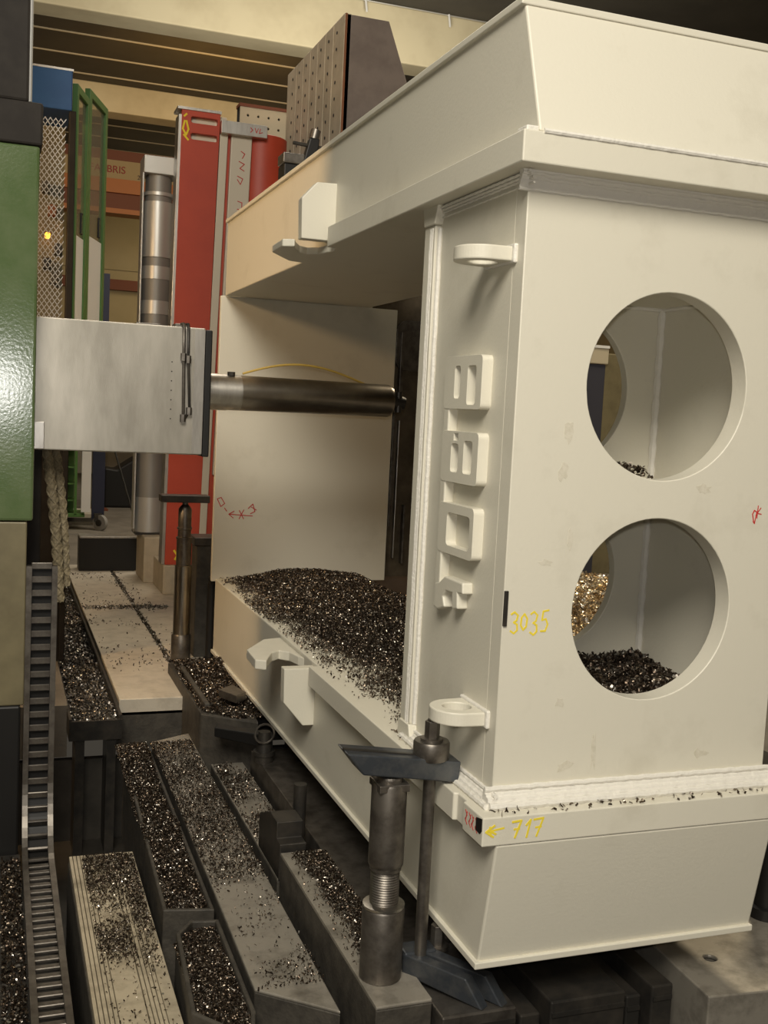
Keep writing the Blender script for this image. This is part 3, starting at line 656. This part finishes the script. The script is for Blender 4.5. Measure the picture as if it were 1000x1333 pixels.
MB().hexa([(-.345, sy0, .050), (-.028, sy0, .005), (-.028, sy1, .005), (-.345, sy1, .050), (-.402, sy0, .122), (-.022, sy0, .072), (-.022, sy1, .072), (-.402, sy1, .122)]).build('strap_bar', BLUEC, CS, bevel=.005)
MB().hexa([(-.40, sy0 + .035, .1215), (-.16, sy0 + .035, .090), (-.16, sy0 + .05, .090), (-.40, sy0 + .05, .1215), (-.40, sy0 + .035, .126), (-.16, sy0 + .035, .0945), (-.16, sy0 + .05, .0945), (-.40, sy0 + .05, .126)]).build('slot_edge', DARK, CS)
SD = thing('clamp_stud', 'long steel stud with hex nut and thick washer through the strap clamp', 'bolt', (-.105, .23, -.6))
cx, cy = -.108, .225
MB().cyl((cx, cy, -.60), (cx, cy, .14), .0195, n=20).build('stud_rod', STEEL, SD, smooth=True)
MB().lathe([(.055, .076), (.0575, .08), (.0575, .128), (.054, .134)], (cx, cy), 32).build('washer', STEEL, SD, smooth=True)
MB().lathe([(.036, .133), (.036, .142), (.03, .144)], (cx, cy), 28).build('nut_flange', STEEL, SD, smooth=True)
MB().cyl((cx, cy, .142), (cx, cy, .196), .0245, n=6).cyl((cx, cy, .19), (cx, cy, .203), .016, n=14).build('hex_nut', STEEL, SD, bevel=.002)
LC = thing('lower_clamp', 'blue-grey forked clamp lying on the table block under the stud', 'clamp', (-.05, .15, -.655))
for dx in (0, .068):
    # one arm of the fork: runs from the stud toward the front table block and slopes down
    pts = [(-.155 + dx, .27), (-.12 + dx, .30), (.045 + dx, .07), (.045 + dx, .02), (.01 + dx, .03)]
    MB().hexa([(-.165 + dx, .235, -.63), (.012 + dx, .005, -.655), (.045 + dx, .025, -.655), (-.135 + dx, .265, -.63),
               (-.165 + dx, .235, -.565), (-.025 + dx, .055, -.575), (.008 + dx, .075, -.575), (-.135 + dx, .265, -.565)]).build('fork_arm', BLUEC, LC, bevel=.004)
MB().box(-.16, -.05, .225, .30, -.635, -.56).build('clamp_heel', BLUEC, LC, bevel=.006)
nut = thing('spare_nut', 'small steel hex nut with washer beside the forked clamp', 'nut', (-.045, .25, -.6))
MB().cyl((-.03, .27, -.57), (-.03, .27, -.50), .024, n=6).build('hex_nut', STEEL, nut, bevel=.002)
MB().cyl((-.03, .27, -.58), (-.03, .27, -.568), .036, n=24).build('washer', STEEL, nut, smooth=True)
MB().cyl((-.03, .27, -.66), (-.03, .27, -.575), .018, n=12).build('stud_rod', STEEL, nut, smooth=True)

# table blocks under the frame
TB = 'table blocks below the frame'
def tblock(x0, x1, y0, y1, z1, label, m=DARK):  # default black puts the shade under the frame into the block colour
    t = thing('table_block', label, 'table block', ((x0 + x1) / 2, (y0 + y1) / 2, -1.4), TB)
    MB().box(x0, x1, y0, y1, -1.39, z1).build('block_body', m, t, bevel=.006)
    MB().box(x0 + .004, x1 - .004, y0 - .004, y0 + .02, z1 - .05, z1 - .035).build('edge_groove', DARK, t)
    return t
tblock(-.12, .13, .0, 2.6, -.655, 'rusty table block carrying the forked clamp', STEEL)
tblock(.155, .225, .02, 2.4, -.70, 'narrow low table block next to the forked clamp block')
tblock(.25, .52, .0, 3.3, -.66, 'wide shade-dark table block under the middle of the frame')
tblock(.545, .60, .03, 3.3, -.70, 'narrow low table block next to the wide shade-dark block')
tblock(.62, .70, .0, 3.3, -.66, 'slim shade-dark table block before the pale block')
RB = thing('pale_table_block', 'pale machined table block with bolt hole at the frame corner', 'table block', (.95, .1, -1.4))
MB().shape([(.74, -.13), (1.5, -.20), (1.5, .9), (.80, .9)], [circ(.90, .08, .022, 16)], fZ, -1.39, -.64).build('block_body', BARTOP, RB, bevel=.005)
MB().cyl((.90, .08, -.66), (.90, .08, -.65), .022, n=16).build('hole_bottom', BLACK, RB)
for (x, y, rr, lab) in ((.03, .33, .05, 'support jack under the frame next to the spare nut'), (.17, .42, .045, 'support jack under the frame behind the narrow low block'), (.35, .34, .06, 'thick support jack under the frame on the wide shade-dark block'), (.90, .30, .024, 'thin support jack on the pale machined block'), (.80, .45, .05, 'support jack behind the thin one on the pale block')):
    z0 = {.03: -.655, .17: -.70, .35: -.66, .90: -.64, .80: -.64}[x]
    t = thing('support_jack', lab, 'screw jack', (x, y, z0), 'support jacks under the frame')
    MB().lathe([(rr, z0 - .002), (rr, z0 + .08), (rr * .7, z0 + .085)], (x, y), 24).build('jack_base', STEEL, t, smooth=True)
    MB().lathe([(rr * .65, z0 + .08), (rr * .65, -.505), (rr * .8, -.505), (rr * .8, -.494)], (x, y), 24).build('jack_screw', STEEL, t, smooth=True)
PC = thing('pipe_post', 'black pipe post standing beside the lower beam', 'pipe', (1.31, .3, -.64))
MB().lathe([(.05, -.645), (.05, -.22), (.045, -.215)], (1.31, .3), 24).build('pipe_body', BLACK, PC, smooth=True)
MB().lathe([(.065, -.64), (.065, -.60), (.05, -.595)], (1.31, .3), 24).build('pipe_foot', BLACK, PC, smooth=True)

# ------------------------------------------------------------------ far jack and posts
FJ = thing('screw_jack', 'tall polished screw jack stack with a flat bar on top by the red column', 'screw jack', (-.20, 4.40, FL))
c = (-.205, 4.40)
MB().lathe([(.064, FL), (.066, FL + .01), (.066, -.42), (.06, -.41)], c, 28).build('jack_base', STEEL, FJ, smooth=True)
MB().lathe([(.057, -.415), (.057, .055), (.052, .06)], c, 28).build('jack_body', SPIN, FJ, smooth=True)
MB().lathe([(.05, .055), (.05, .235), (.054, .237), (.054, .25), (.046, .255)], c, 28).build('jack_sleeve', STEEL, FJ, smooth=True)
MB().lathe([(.044, .25), (.044, .30), (.05, .305), (.05, .318), (.044, .32), (.044, .44), (.03, .46), (.02, .47), (.02, .495)], c, 28).build('jack_screw', STEEL, FJ, smooth=True)
MB().box(-.375, -.052, 4.33, 4.46, .488, .536).build('top_bar', DARK, FJ, bevel=.005)
for k, (x, lab) in enumerate(((-.015, 'round black support post below the far column plate, outer one'), (.05, 'round black support post below the far column plate, inner one'))):
    t = thing('support_post', lab, 'post', (x, 4.36, FL))
    MB().lathe([(.03, FL), (.03, -.06), (.026, -.055), (.026, -.015)], (x, 4.36), 16).build('post_body', BLACK, t, smooth=True)
    MB().lathe([(.04, FL), (.04, FL + .03), (.03, FL + .035)], (x, 4.36), 16).build('post_foot', BLACK, t, smooth=True)
SB = thing('spacer_block', 'dark stacked spacer block against the far column edge', 'block', (-.05, 4.6, .0))
MB().box(-.10, .10, 4.5, 4.7, FL, .18).build('block_body', CAST, SB, bevel=.006)
MB().box(-.12, .10, 4.48, 4.72, .18, .235).build('block_cap', DARK, SB, bevel=.005)

# ================================================================== BACKGROUND WORK PIECES
RP = thing('red_workpiece', 'tall red painted machine column with cream milled edge strips', 'workpiece', (.5, 7.3, -.33))
slots_r = [rrect(.222, .46, 3.612, 3.667, .02), rrect(.222, .46, 3.470, 3.525, .02)]
MB().shape([(.06, -.33), (.36, -.33), (.43, 3.73), (.09, 3.73)], [[(p[0] - .05, p[1]) for p in s] for s in slots_r], fY, 7.0, 7.06).build('front_plate', RED, RP, bevel=.004)
MB().shape([(.06, -.33), (.46, -.33), (.50, 3.71), (.09, 3.71)], [], fY, 7.06, 7.22).build('column_body', MILLED, RP, bevel=.004)
MB().hexa([(.36, 7.0, -.25), (.425, 7.0, -.25), (.425, 7.1, -.25), (.36, 7.1, -.25), (.433, 7.0, 3.57), (.505, 7.0, 3.57), (.505, 7.1, 3.57), (.433, 7.1, 3.57)]).build('milled_strip', MILLED, RP, bevel=.004)
MB().box(.05, .44, 6.99, 7.22, 3.715, 3.74).build('top_edge', BARE, RP, bevel=.003)
MB().hexa([(.03, 7.02, -.33), (.062, 7.02, -.33), (.062, 7.2, -.33), (.03, 7.2, -.33), (.065, 7.02, 3.68), (.10, 7.02, 3.68), (.10, 7.2, 3.68), (.065, 7.2, 3.68)]).build('milled_edge', BARE, RP, bevel=.004)
MB().hexa([(.425, 7.04, -.2), (.50, 7.04, -.2), (.50, 7.5, -.2), (.425, 7.5, -.2), (.505, 7.04, 3.55), (.58, 7.04, 3.55), (.58, 7.5, 3.55), (.505, 7.5, 3.55)]).build('red_web', RED, RP)
ms = MB().hexa([(.47, 7.0, .5), (.66, 7.0, .5), (.66, 7.1, .5), (.47, 7.1, .5), (.535, 7.0, 3.56), (.725, 7.0, 3.56), (.725, 7.1, 3.56), (.535, 7.1, 3.56)]).build('wide_milled_strip', MILLED, RP, bevel=.008)
MB().box(.43, .845, 6.93, 7.12, 3.545, 3.655).build('top_plate', BARE, RP, bevel=.004)
MB().lathe([(.24, .3), (.24, 3.60), (.23, 3.605)], (.86, 7.25), 40).build('red_drum', RED, RP, smooth=True)
MB().box(.60, .90, 7.05, 7.40, .3, 3.60).build('red_body', RED, RP)
st = [[(.625, 3.42), (.66, 3.40), (.64, 3.36)], [(.61, 3.33), (.66, 3.31), (.62, 3.27), (.66, 3.25)], [(.60, 3.20), (.65, 3.18), (.63, 3.13), (.60, 3.17)], [(.61, 2.98), (.65, 2.97), (.65, 2.90), (.61, 2.91)], [(.60, 2.85), (.64, 2.82), (.60, 2.79), (.61, 2.75)]]
write('marker_sign', st, .007, fY, 6.996, 7.002, REDM, 'red handwritten figures on the milled strip', RP)
write('marker_sign', [[(.69, 3.62), (.71, 3.60), (.69, 3.58)], [(.73, 3.62), (.745, 3.58), (.76, 3.62)], [(.78, 3.62), (.77, 3.58), (.80, 3.59)]], .006, fY, 6.926, 6.932, REDM, 'red handwritten number on the top plate', RP)
st = [[(.115, 3.62), (.10, 3.55), (.13, 3.50), (.15, 3.55), (.13, 3.62)], [(.11, 3.50), (.15, 3.46)], [(.13, 3.68), (.11, 3.66)]]
write('chalk_number', st, .016, fY, 6.996, 7.002, YELLOW, 'yellow chalk scribble near the top corner', RP)
write('chalk_number', [[(.14, -.20), (.20, -.28)], [(.20, -.20), (.15, -.28)], [(.17, -.18), (.17, -.30)]], .018, fY, 6.994, 7.002, YELLOW, 'yellow chalk scribble near the bottom edge', RP)
t = thing('riser_block', 'grey riser block under the red machine column', 'block', (.3, 7.3, FL))
MB().box(.04, .62, 6.95, 7.6, FL, -.33).build('block_body', ANGLE, t, bevel=.01); MB().box(.06, .12, 6.94, 6.96, FL + .02, -.36).build('block_rib', ANGLE, t)

SV = thing('steel_shaft', 'tall bare steel stepped shaft with dark grooves beside the red column', 'shaft', (.05, 7.95, -.16))
c = (.035, 7.98)
def sz(y): return 1.149 + (518 - y) * .00743   # heights along the shaft, from where its steps fall
steps = [(692, 662, .152, ALU), (662, 645, .148, ALU), (645, 430, .146, STEEL2), (430, 405, .14, STEEL2), (405, 388, .148, ALU), (388, 360, .14, STEEL2), (360, 344, .148, ALU), (344, 332, .136, STEEL2), (332, 262, .15, ALU), (262, 254, .13, STEEL2), (254, 250, .148, ALU), (250, 228, .125, STEEL2)]
for y0, y1, rr, m in steps:
    MB().lathe([(rr, sz(y0)), (rr, sz(y1) + .002)], c, 36).build('shaft_step', m, SV, smooth=True)
MB().box(-.125, .195, 7.82, 8.14, sz(228), sz(206)).build('head_block', ALU, SV, bevel=.006)
MB().box(-.135, -.119, 7.83, 7.99, -.1, sz(228)).build('side_plate', ALU, SV, bevel=.003)
MB().box(.189, .205, 7.83, 7.99, -.1, sz(228)).build('side_plate', ALU, SV, bevel=.003)
t = thing('riser_block', 'grey riser block under the bare steel shaft', 'block', (.1, 7.9, FL))
MB().box(-.05, .30, 7.62, 8.2, FL, -.155).build('block_body', ANGLE, t, bevel=.01); MB().box(-.11, .20, 7.82, 8.14, -.158, -.135).build('block_pad', DARK, t)
t = thing('parallel_bar', 'low black parallel bar with shiny top lying across the floor plates', 'steel bar', (-.2, 8.5, FL))
MB().box(-.595, .24, 8.38, 8.62, FL, -.262).build('bar_body', BLACK, t, bevel=.004); MB().box(-.593, .238, 8.378, 8.62, -.264, -.246).build('bar_top', BARE, t, bevel=.003)

# angle plate
AP = thing('angle_plate', 'large grey cast iron angle plate with rows of holes', 'angle plate', (1.5, 6.5, FL))
MB().shape([(1.26, FL), (2.3, FL), (2.02, 3.4), (1.63, 4.40), (1.26, 4.40)], [], fY, 6.0, 6.10).build('web_plate', ANGLE2, AP, bevel=.006)
MB().box(1.24, 1.30, 6.0, 7.85, FL, 4.405).build('face_plate', ANGLE, AP, bevel=.006)
MB().box(1.246, 1.264, 5.992, 6.06, FL, 4.405).build('rust_edge', RUST, AP, bevel=.003)
MB().box(1.30, 2.2, 7.7, 7.8, FL, 4.0).build('web_plate', ANGLE2, AP)
hb = MB()
for j in range(7):
    for i in range(14):
        yy = 6.2 + j * .24; zz = 2.55 + i * .135
        hb.cyl((1.245, yy, zz), (1.236, yy, zz), .014, n=8)
hb.build('bolt_holes', HOLE, AP)['kind'] = 'stuff'
for j in range(6):
    MB().box(1.232, 1.245, 6.29 + j * .24, 6.32 + j * .24, 2.2, 4.39).build('face_rib', ANGLE, AP)
PP = thing('perforated_plate', 'beige square plate with a grid of holes behind the red column', 'plate', (1.2, 8.1, FL))
hl = [circ(.90 + i * .105, 4.02 - j * .105, .0125, 10) for i in range(6) for j in range(4)]
MB().shape([(.82, 3.0), (1.46, 3.0), (1.46, 4.115), (.82, 4.115)], hl, fY, 8.05, 8.07).build('plate_face', PERF, PP)
MB().box(.82, 1.46, 8.09, 8.2, FL, 4.11).build('plate_body', HOLE, PP)
MB().box(.81, 1.47, 8.04, 8.2, 4.10, 4.13).build('plate_edge', BROWN, PP)
MB().box(1.13, 1.32, 7.86, 7.96, 3.52, 3.66).build('wood_block', WOOD, PP, bevel=.005)
# small black clamp tool standing on the upper beam
TC = thing('hand_clamp', 'small black screw clamp standing on the upper beam', 'clamp', (.16, 3.1, 2.33))
MB().box(.04, .30, 3.02, 3.16, 2.33, 2.47).build('clamp_foot', BLACK, TC, bevel=.006)
MB().box(.03, .15, 3.01, 3.14, 2.47, 2.525).build('clamp_jaw', STEEL, TC, bevel=.006)
MB().hexa([(.145, 3.06, 2.45), (.225, 3.06, 2.45), (.225, 3.12, 2.45), (.145, 3.12, 2.45), (.19, 3.06, 2.63), (.245, 3.06, 2.63), (.245, 3.12, 2.63), (.19, 3.12, 2.63)]).build('clamp_post', BLACK, TC, bevel=.006)
MB().cyl((.10, 3.09, 2.598), (.29, 3.09, 2.588), .010, n=10).build('cross_bar', DARK, TC, smooth=True)
MB().cyl((.217, 3.09, 2.63), (.228, 3.09, 2.68), .028, n=14).build('screw_knob', STEEL, TC, smooth=True)

# ================================================================== CABIN WITH GREEN DOORS
CB = thing('control_cabinet', 'control cabinet with blue header, mesh guard and open green doors', 'cabinet', (-1.1, 4.6, FL))
MB().box(-1.7, -.985, 4.5, 5.0, 2.955, 3.20).build('header_box', BLUE, CB, bevel=.006)
MB().box(-1.7, -.98, 4.498, 5.0, 3.197, 3.21).build('header_edge', ALU, CB)
MB().box(-.998, -.958, 4.52, 4.62, FL, 2.96).build('corner_post', DGREY, CB, bevel=.005)
MB().box(-1.7, -1.0, 4.95, 5.0, FL, 2.95).build('back_panel', OLIVE, CB)
MB().box(-1.7, -1.0, 4.52, 5.0, FL, 1.0).build('lower_box', DGREY, CB)
for x, z, m in ((-1.10, 2.35, RUST), (-1.06, 2.1, DARK), (-1.13, 2.0, DARK), (-1.08, 1.9, CAST), (-1.15, 2.5, CAST)):
    MB().box(x, x + .05, 4.85, 4.95, z, z + .07).build('switch_gear', m, CB, bevel=.004)
MB().cyl((-1.105, 4.86, 2.21), (-1.105, 4.80, 2.21), .018, n=12).build('amber_lamp', AMBER, CB)
lat = MB(); x0, x1, z0, z1 = -1.40, -1.0, 1.2, 2.93; dx, dz = .032, .0225; yy = 4.56
nx = int((x1 - x0) / dx); nz = int((z1 - z0) / dz)
for j in range(nz):
    for i in range(nx):
        xa = x0 + (i + .5 * (j % 2)) * dx; za = z0 + j * dz
        for s in (-1, 1):
            xb = xa + s * dx / 2; zb = za + dz
            if xb < x0 or xb > x1: continue
            t = .004
            lat.hexa([(xa, yy, za - t), (xb, yy, zb - t), (xb, yy + .006, zb - t), (xa, yy + .006, za - t), (xa, yy, za + t), (xb, yy, zb + t), (xb, yy + .006, zb + t), (xa, yy + .006, za + t)])
lat.build('mesh_guard', ALU, CB)['kind'] = 'stuff'
def door(p0, p1, z0, z1, flip):
    """glazed door leaf from p0 to p1 (plan)"""
    d = Vector((p1[0] - p0[0], p1[1] - p0[1], 0)); L = d.length; d.normalize(); n = Vector((-d.y, d.x, 0)) * .018
    def seg(a0, a1, za, zb, m, name, par, th=1.0):
        q = []
        for z in (za, zb):
            for (a, s) in ((a0, -1), (a1, -1), (a1, 1), (a0, 1)):
                v = Vector((p0[0], p0[1], z)) + d * a * L + n * s * th; q.append(tuple(v))
        return MB().hexa(q).build(name, m, par, bevel=.003 if th >= 1 else 0)
    fr = seg(0, .12, z0, z1, GREENF, 'door', CB)
    seg(.88, 1, z0, z1, GREENF, 'door_stile', fr); seg(.12, .88, z1 - .05, z1, GREENF, 'door_rail', fr); seg(.12, .88, z0, z0 + .05, GREENF, 'door_rail', fr)
    seg(.12, .88, z0 + .05, z1 - .05, GLASS, 'glazing', fr, .15)
    seg(.13, .87, z0 + .05, z0 + (z1 - z0) * .40, WHITEP, 'white_and_glare', fr, .35)  # bright glare in the lower glass, added as a white panel
    p = Vector((p0[0], p0[1], 0)) + d * L * .78
    zz = z0 + (z1 - z0) * .42
    MB().tube([(p.x, p.y - .02, zz), (p.x - .01, p.y - .06, zz), (p.x - .01, p.y - .06, zz + .13), (p.x, p.y - .02, zz + .13)], .007, 6).build('handle', BLACK, fr)
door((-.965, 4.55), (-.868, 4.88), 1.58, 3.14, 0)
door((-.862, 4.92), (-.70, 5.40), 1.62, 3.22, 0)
# cart and clutter under the ram
CT = thing('tool_cart', 'green steel cart with shelves standing on casters', 'cart', (-.3, 12.0, FL))
MB().box(-.78, -.28, 11.9, 12.4, -.43, -.38).build('base_frame', GREENF, CT, bevel=.005)
for x in (-.78, -.42, -.32):
    MB().box(x, x + .035, 11.9, 11.95, -.4, 1.4).build('upright', GREENF, CT)
for z in (-.22, .0, .22, .45):
    MB().box(-.78, -.40, 11.92, 12.4, z, z + .02).build('shelf', GREENF, CT)
MB().box(-.78, -.40, 12.3, 12.35, -.4, 1.2).build('back_sheet', GREENF, CT)
MB().box(-.33, -.21, 11.88, 11.92, -.36, 1.2).build('white_stile', WHITEP, CT)
MB().box(-.19, -.03, 11.9, 11.98, -.46, 2.78).build('navy_side', NAVY, CT)
cs_ = MB().cyl((-.10, 11.83, FL + .105), (-.06, 11.87, FL + .105), .105, n=24).build('caster', TYRE, CT, smooth=True)
MB().cyl((-.112, 11.82, FL + .105), (-.05, 11.88, FL + .105), .045, n=14).build('caster_hub', DARK, cs_)
MB().box(-.16, -.06, 11.84, 11.94, FL + .12, FL + .23).build('caster_fork', DARK, cs_)
MB().cyl((-.7, 12.0, FL + .105), (-.66, 12.0, FL + .105), .10, n=20).build('caster', TYRE, CT, smooth=True)
t = thing('white_pallet', 'low pale pallet lying on the floor behind the cart', 'pallet', (-.6, 12.8, FL))
MB().box(-1.1, -.05, 12.5, 13.2, FL, FL + .16).build('pallet_deck', TSLOT, t, bevel=.01); MB().box(-1.1, -.05, 12.46, 12.5, FL + .05, FL + .1).build('pallet_edge', CAST, t)
RP2 = thing('red_post', 'dark red post standing on the floor behind the cart', 'post', (.12, 14.5, FL))
MB().box(.05, .20, 14.5, 14.65, FL + .02, 2.2).build('post_body', BROWN, RP2); MB().box(-.02, .27, 14.45, 14.7, FL, FL + .03).build('post_foot', BROWN, RP2)
CN = thing('dark_casting', 'rough dark casting lying on the floor behind the steel shaft', 'casting', (.9, 15.0, FL))
MB().shape([(.25, FL), (1.6, FL), (1.6, .35), (1.1, .12), (.75, .22), (.45, .02), (.25, .05)], [], fY, 15.0, 15.6).build('casting_body', BLACK, CN, bevel=.03)
t = thing('tank', 'large grey tank on legs in the far background under the ram', 'tank', (.9, 19.0, FL))
MB().cyl((.2, 19.5, 1.35), (3.0, 19.5, 1.35), .75, n=32).build('tank_body', CAST, t, smooth=True)
for x in (.5, 2.6): MB().box(x, x + .15, 19.4, 19.6, FL, .8).build('leg', CAST, t)
t = thing('pale_crate', 'pale wooden crate standing far behind the cart', 'crate', (1.2, 23.0, FL))
MB().box(.2, 2.6, 23, 24, FL, .35).build('crate_body', MILLED, t, bevel=.02)
for k in range(4): MB().box(.2 + k * .75, .3 + k * .75, 22.96, 23.0, FL, .35).build('batten', PERF, t)
t = thing('pole_stand', 'thin black pole leaning beside the steel shaft', 'pole', (.4, 11.0, FL))
MB().cyl((.32, 10.8, FL + .01), (-.06, 11.2, .75), .012, n=8).build('pole_rod', BLACK, t); MB().cyl((.32, 10.8, FL), (.32, 10.8, FL + .03), .03, n=10).build('pole_foot', BLACK, t)

# crane
CR = thing('overhead_crane', 'orange overhead crane girder with a cream sign band across the hall', 'crane', (2, 28.3, 6.2))
MB().box(-14, 16, 28.0, 28.6, 7.62, 7.88).build('upper_girder', BROWN, CR)
MB().box(-14, 16, 28.02, 28.6, 7.12, 7.62).build('sign_band', SIGN, CR)
MB().box(-14, 16, 27.95, 28.6, 6.75, 7.12).build('orange_flange', ORANGE, CR)
MB().box(-14, 16, 28.1, 28.6, 6.32, 6.75).build('lower_girder', BROWN, CR)
MB().box(-14, 16, 27.95, 28.6, 6.2, 6.33).build('bottom_flange', ORANGE, CR)
def text(s, size, loc, m, name, parent, label):
    cu = D.curves.new(name, 'FONT'); cu.body = s; cu.size = size; cu.extrude = .01
    o = D.objects.new(name, cu); COL.objects.link(o); o.rotation_euler = (math.radians(90), 0, 0); o.location = loc
    bpy.context.view_layer.update()
    dg = bpy.context.evaluated_depsgraph_get(); me = D.meshes.new_from_object(o.evaluated_get(dg)); 
    D.objects.remove(o); me.materials.clear(); me.materials.append(m)
    o = D.objects.new(name, me); COL.objects.link(o); o.rotation_euler = (math.radians(90), 0, 0); o.location = loc
    o.parent = parent; o.matrix_parent_inverse = Matrix.Translation(-root_loc(parent)); o['label'] = label
    return o
text('FABBRIS', .27, (.86, 28.0, 7.28), SIGNR, 'sign_lettering', CR, 'red lettering on the cream sign band')
text('20t', .16, (2.14, 28.0, 7.17), SIGND, 'sign_lettering', CR, 'small dark lettering on the cream sign band')

HC = thing('ceiling_cable', 'thin pale cable with short hangers along the cream roof beam', 'cable', (7, 17.9, 9.0))
MB().cyl((3.5, 17.9, 9.10), (12, 17.9, 9.13), .014, n=8).build('cable_line', ALU, HC)
for x in (5.22, 6.98, 8.75, 10.5): MB().cyl((x, 17.88, 9.12), (x + .03, 17.86, 8.88), .022, n=8).build('hanger', WHITEP, HC)

# machines seen through the column holes
DC = thing('slate_cabinet', 'dark slate cabinet with beige top band beyond the frame', 'cabinet', (5.0, 8.2, FL))
MB().box(4.3, 5.13, 8.0, 8.8, FL, 1.82).build('cabinet_body', SLATE, DC, bevel=.01)
MB().box(4.28, 5.15, 7.98, 8.8, 1.82, 2.0).build('top_band', PERF, DC, bevel=.01)
MB().box(4.28, 5.15, 7.97, 8.8, 2.0, 2.03).build('top_edge', WHITEP, DC)
MB().box(5.14, 6.2, 8.05, 8.8, FL, 1.95).build('olive_wing', OLIVE, DC, bevel=.01)
hG = lambda x, y: FL + (.07 + .05 * np.clip(noise2(x, y, 4, 61), -.5, 1)) * np.clip(1.3 - ((x - 4.1) / 1.7) ** 2 - ((y - 6.2) / 1.65) ** 2, -.2, 1)
gg = tag(D.objects.new('gold_chip_heap', None), 'bright golden chips heaped on the floor beyond the frame', 'metal chips'); COL.objects.link(gg); gg['kind'] = 'stuff'
heap('packed_chips', 2.4, 6.0, 4.4, 7.9, 30, 30, lambda x, y: hG(x, y) - .01, BRASS, gg)
swarf('curled_chips', '', scatter(9000, 2.5, 5.7, 4.6, 7.8, 62, lambda x, y: (((x - 4.1) / 1.85) ** 2 + ((y - 6.2) / 1.8) ** 2 < 1).astype(float)), hG, .06, 63, CHIPB, parent=gg)
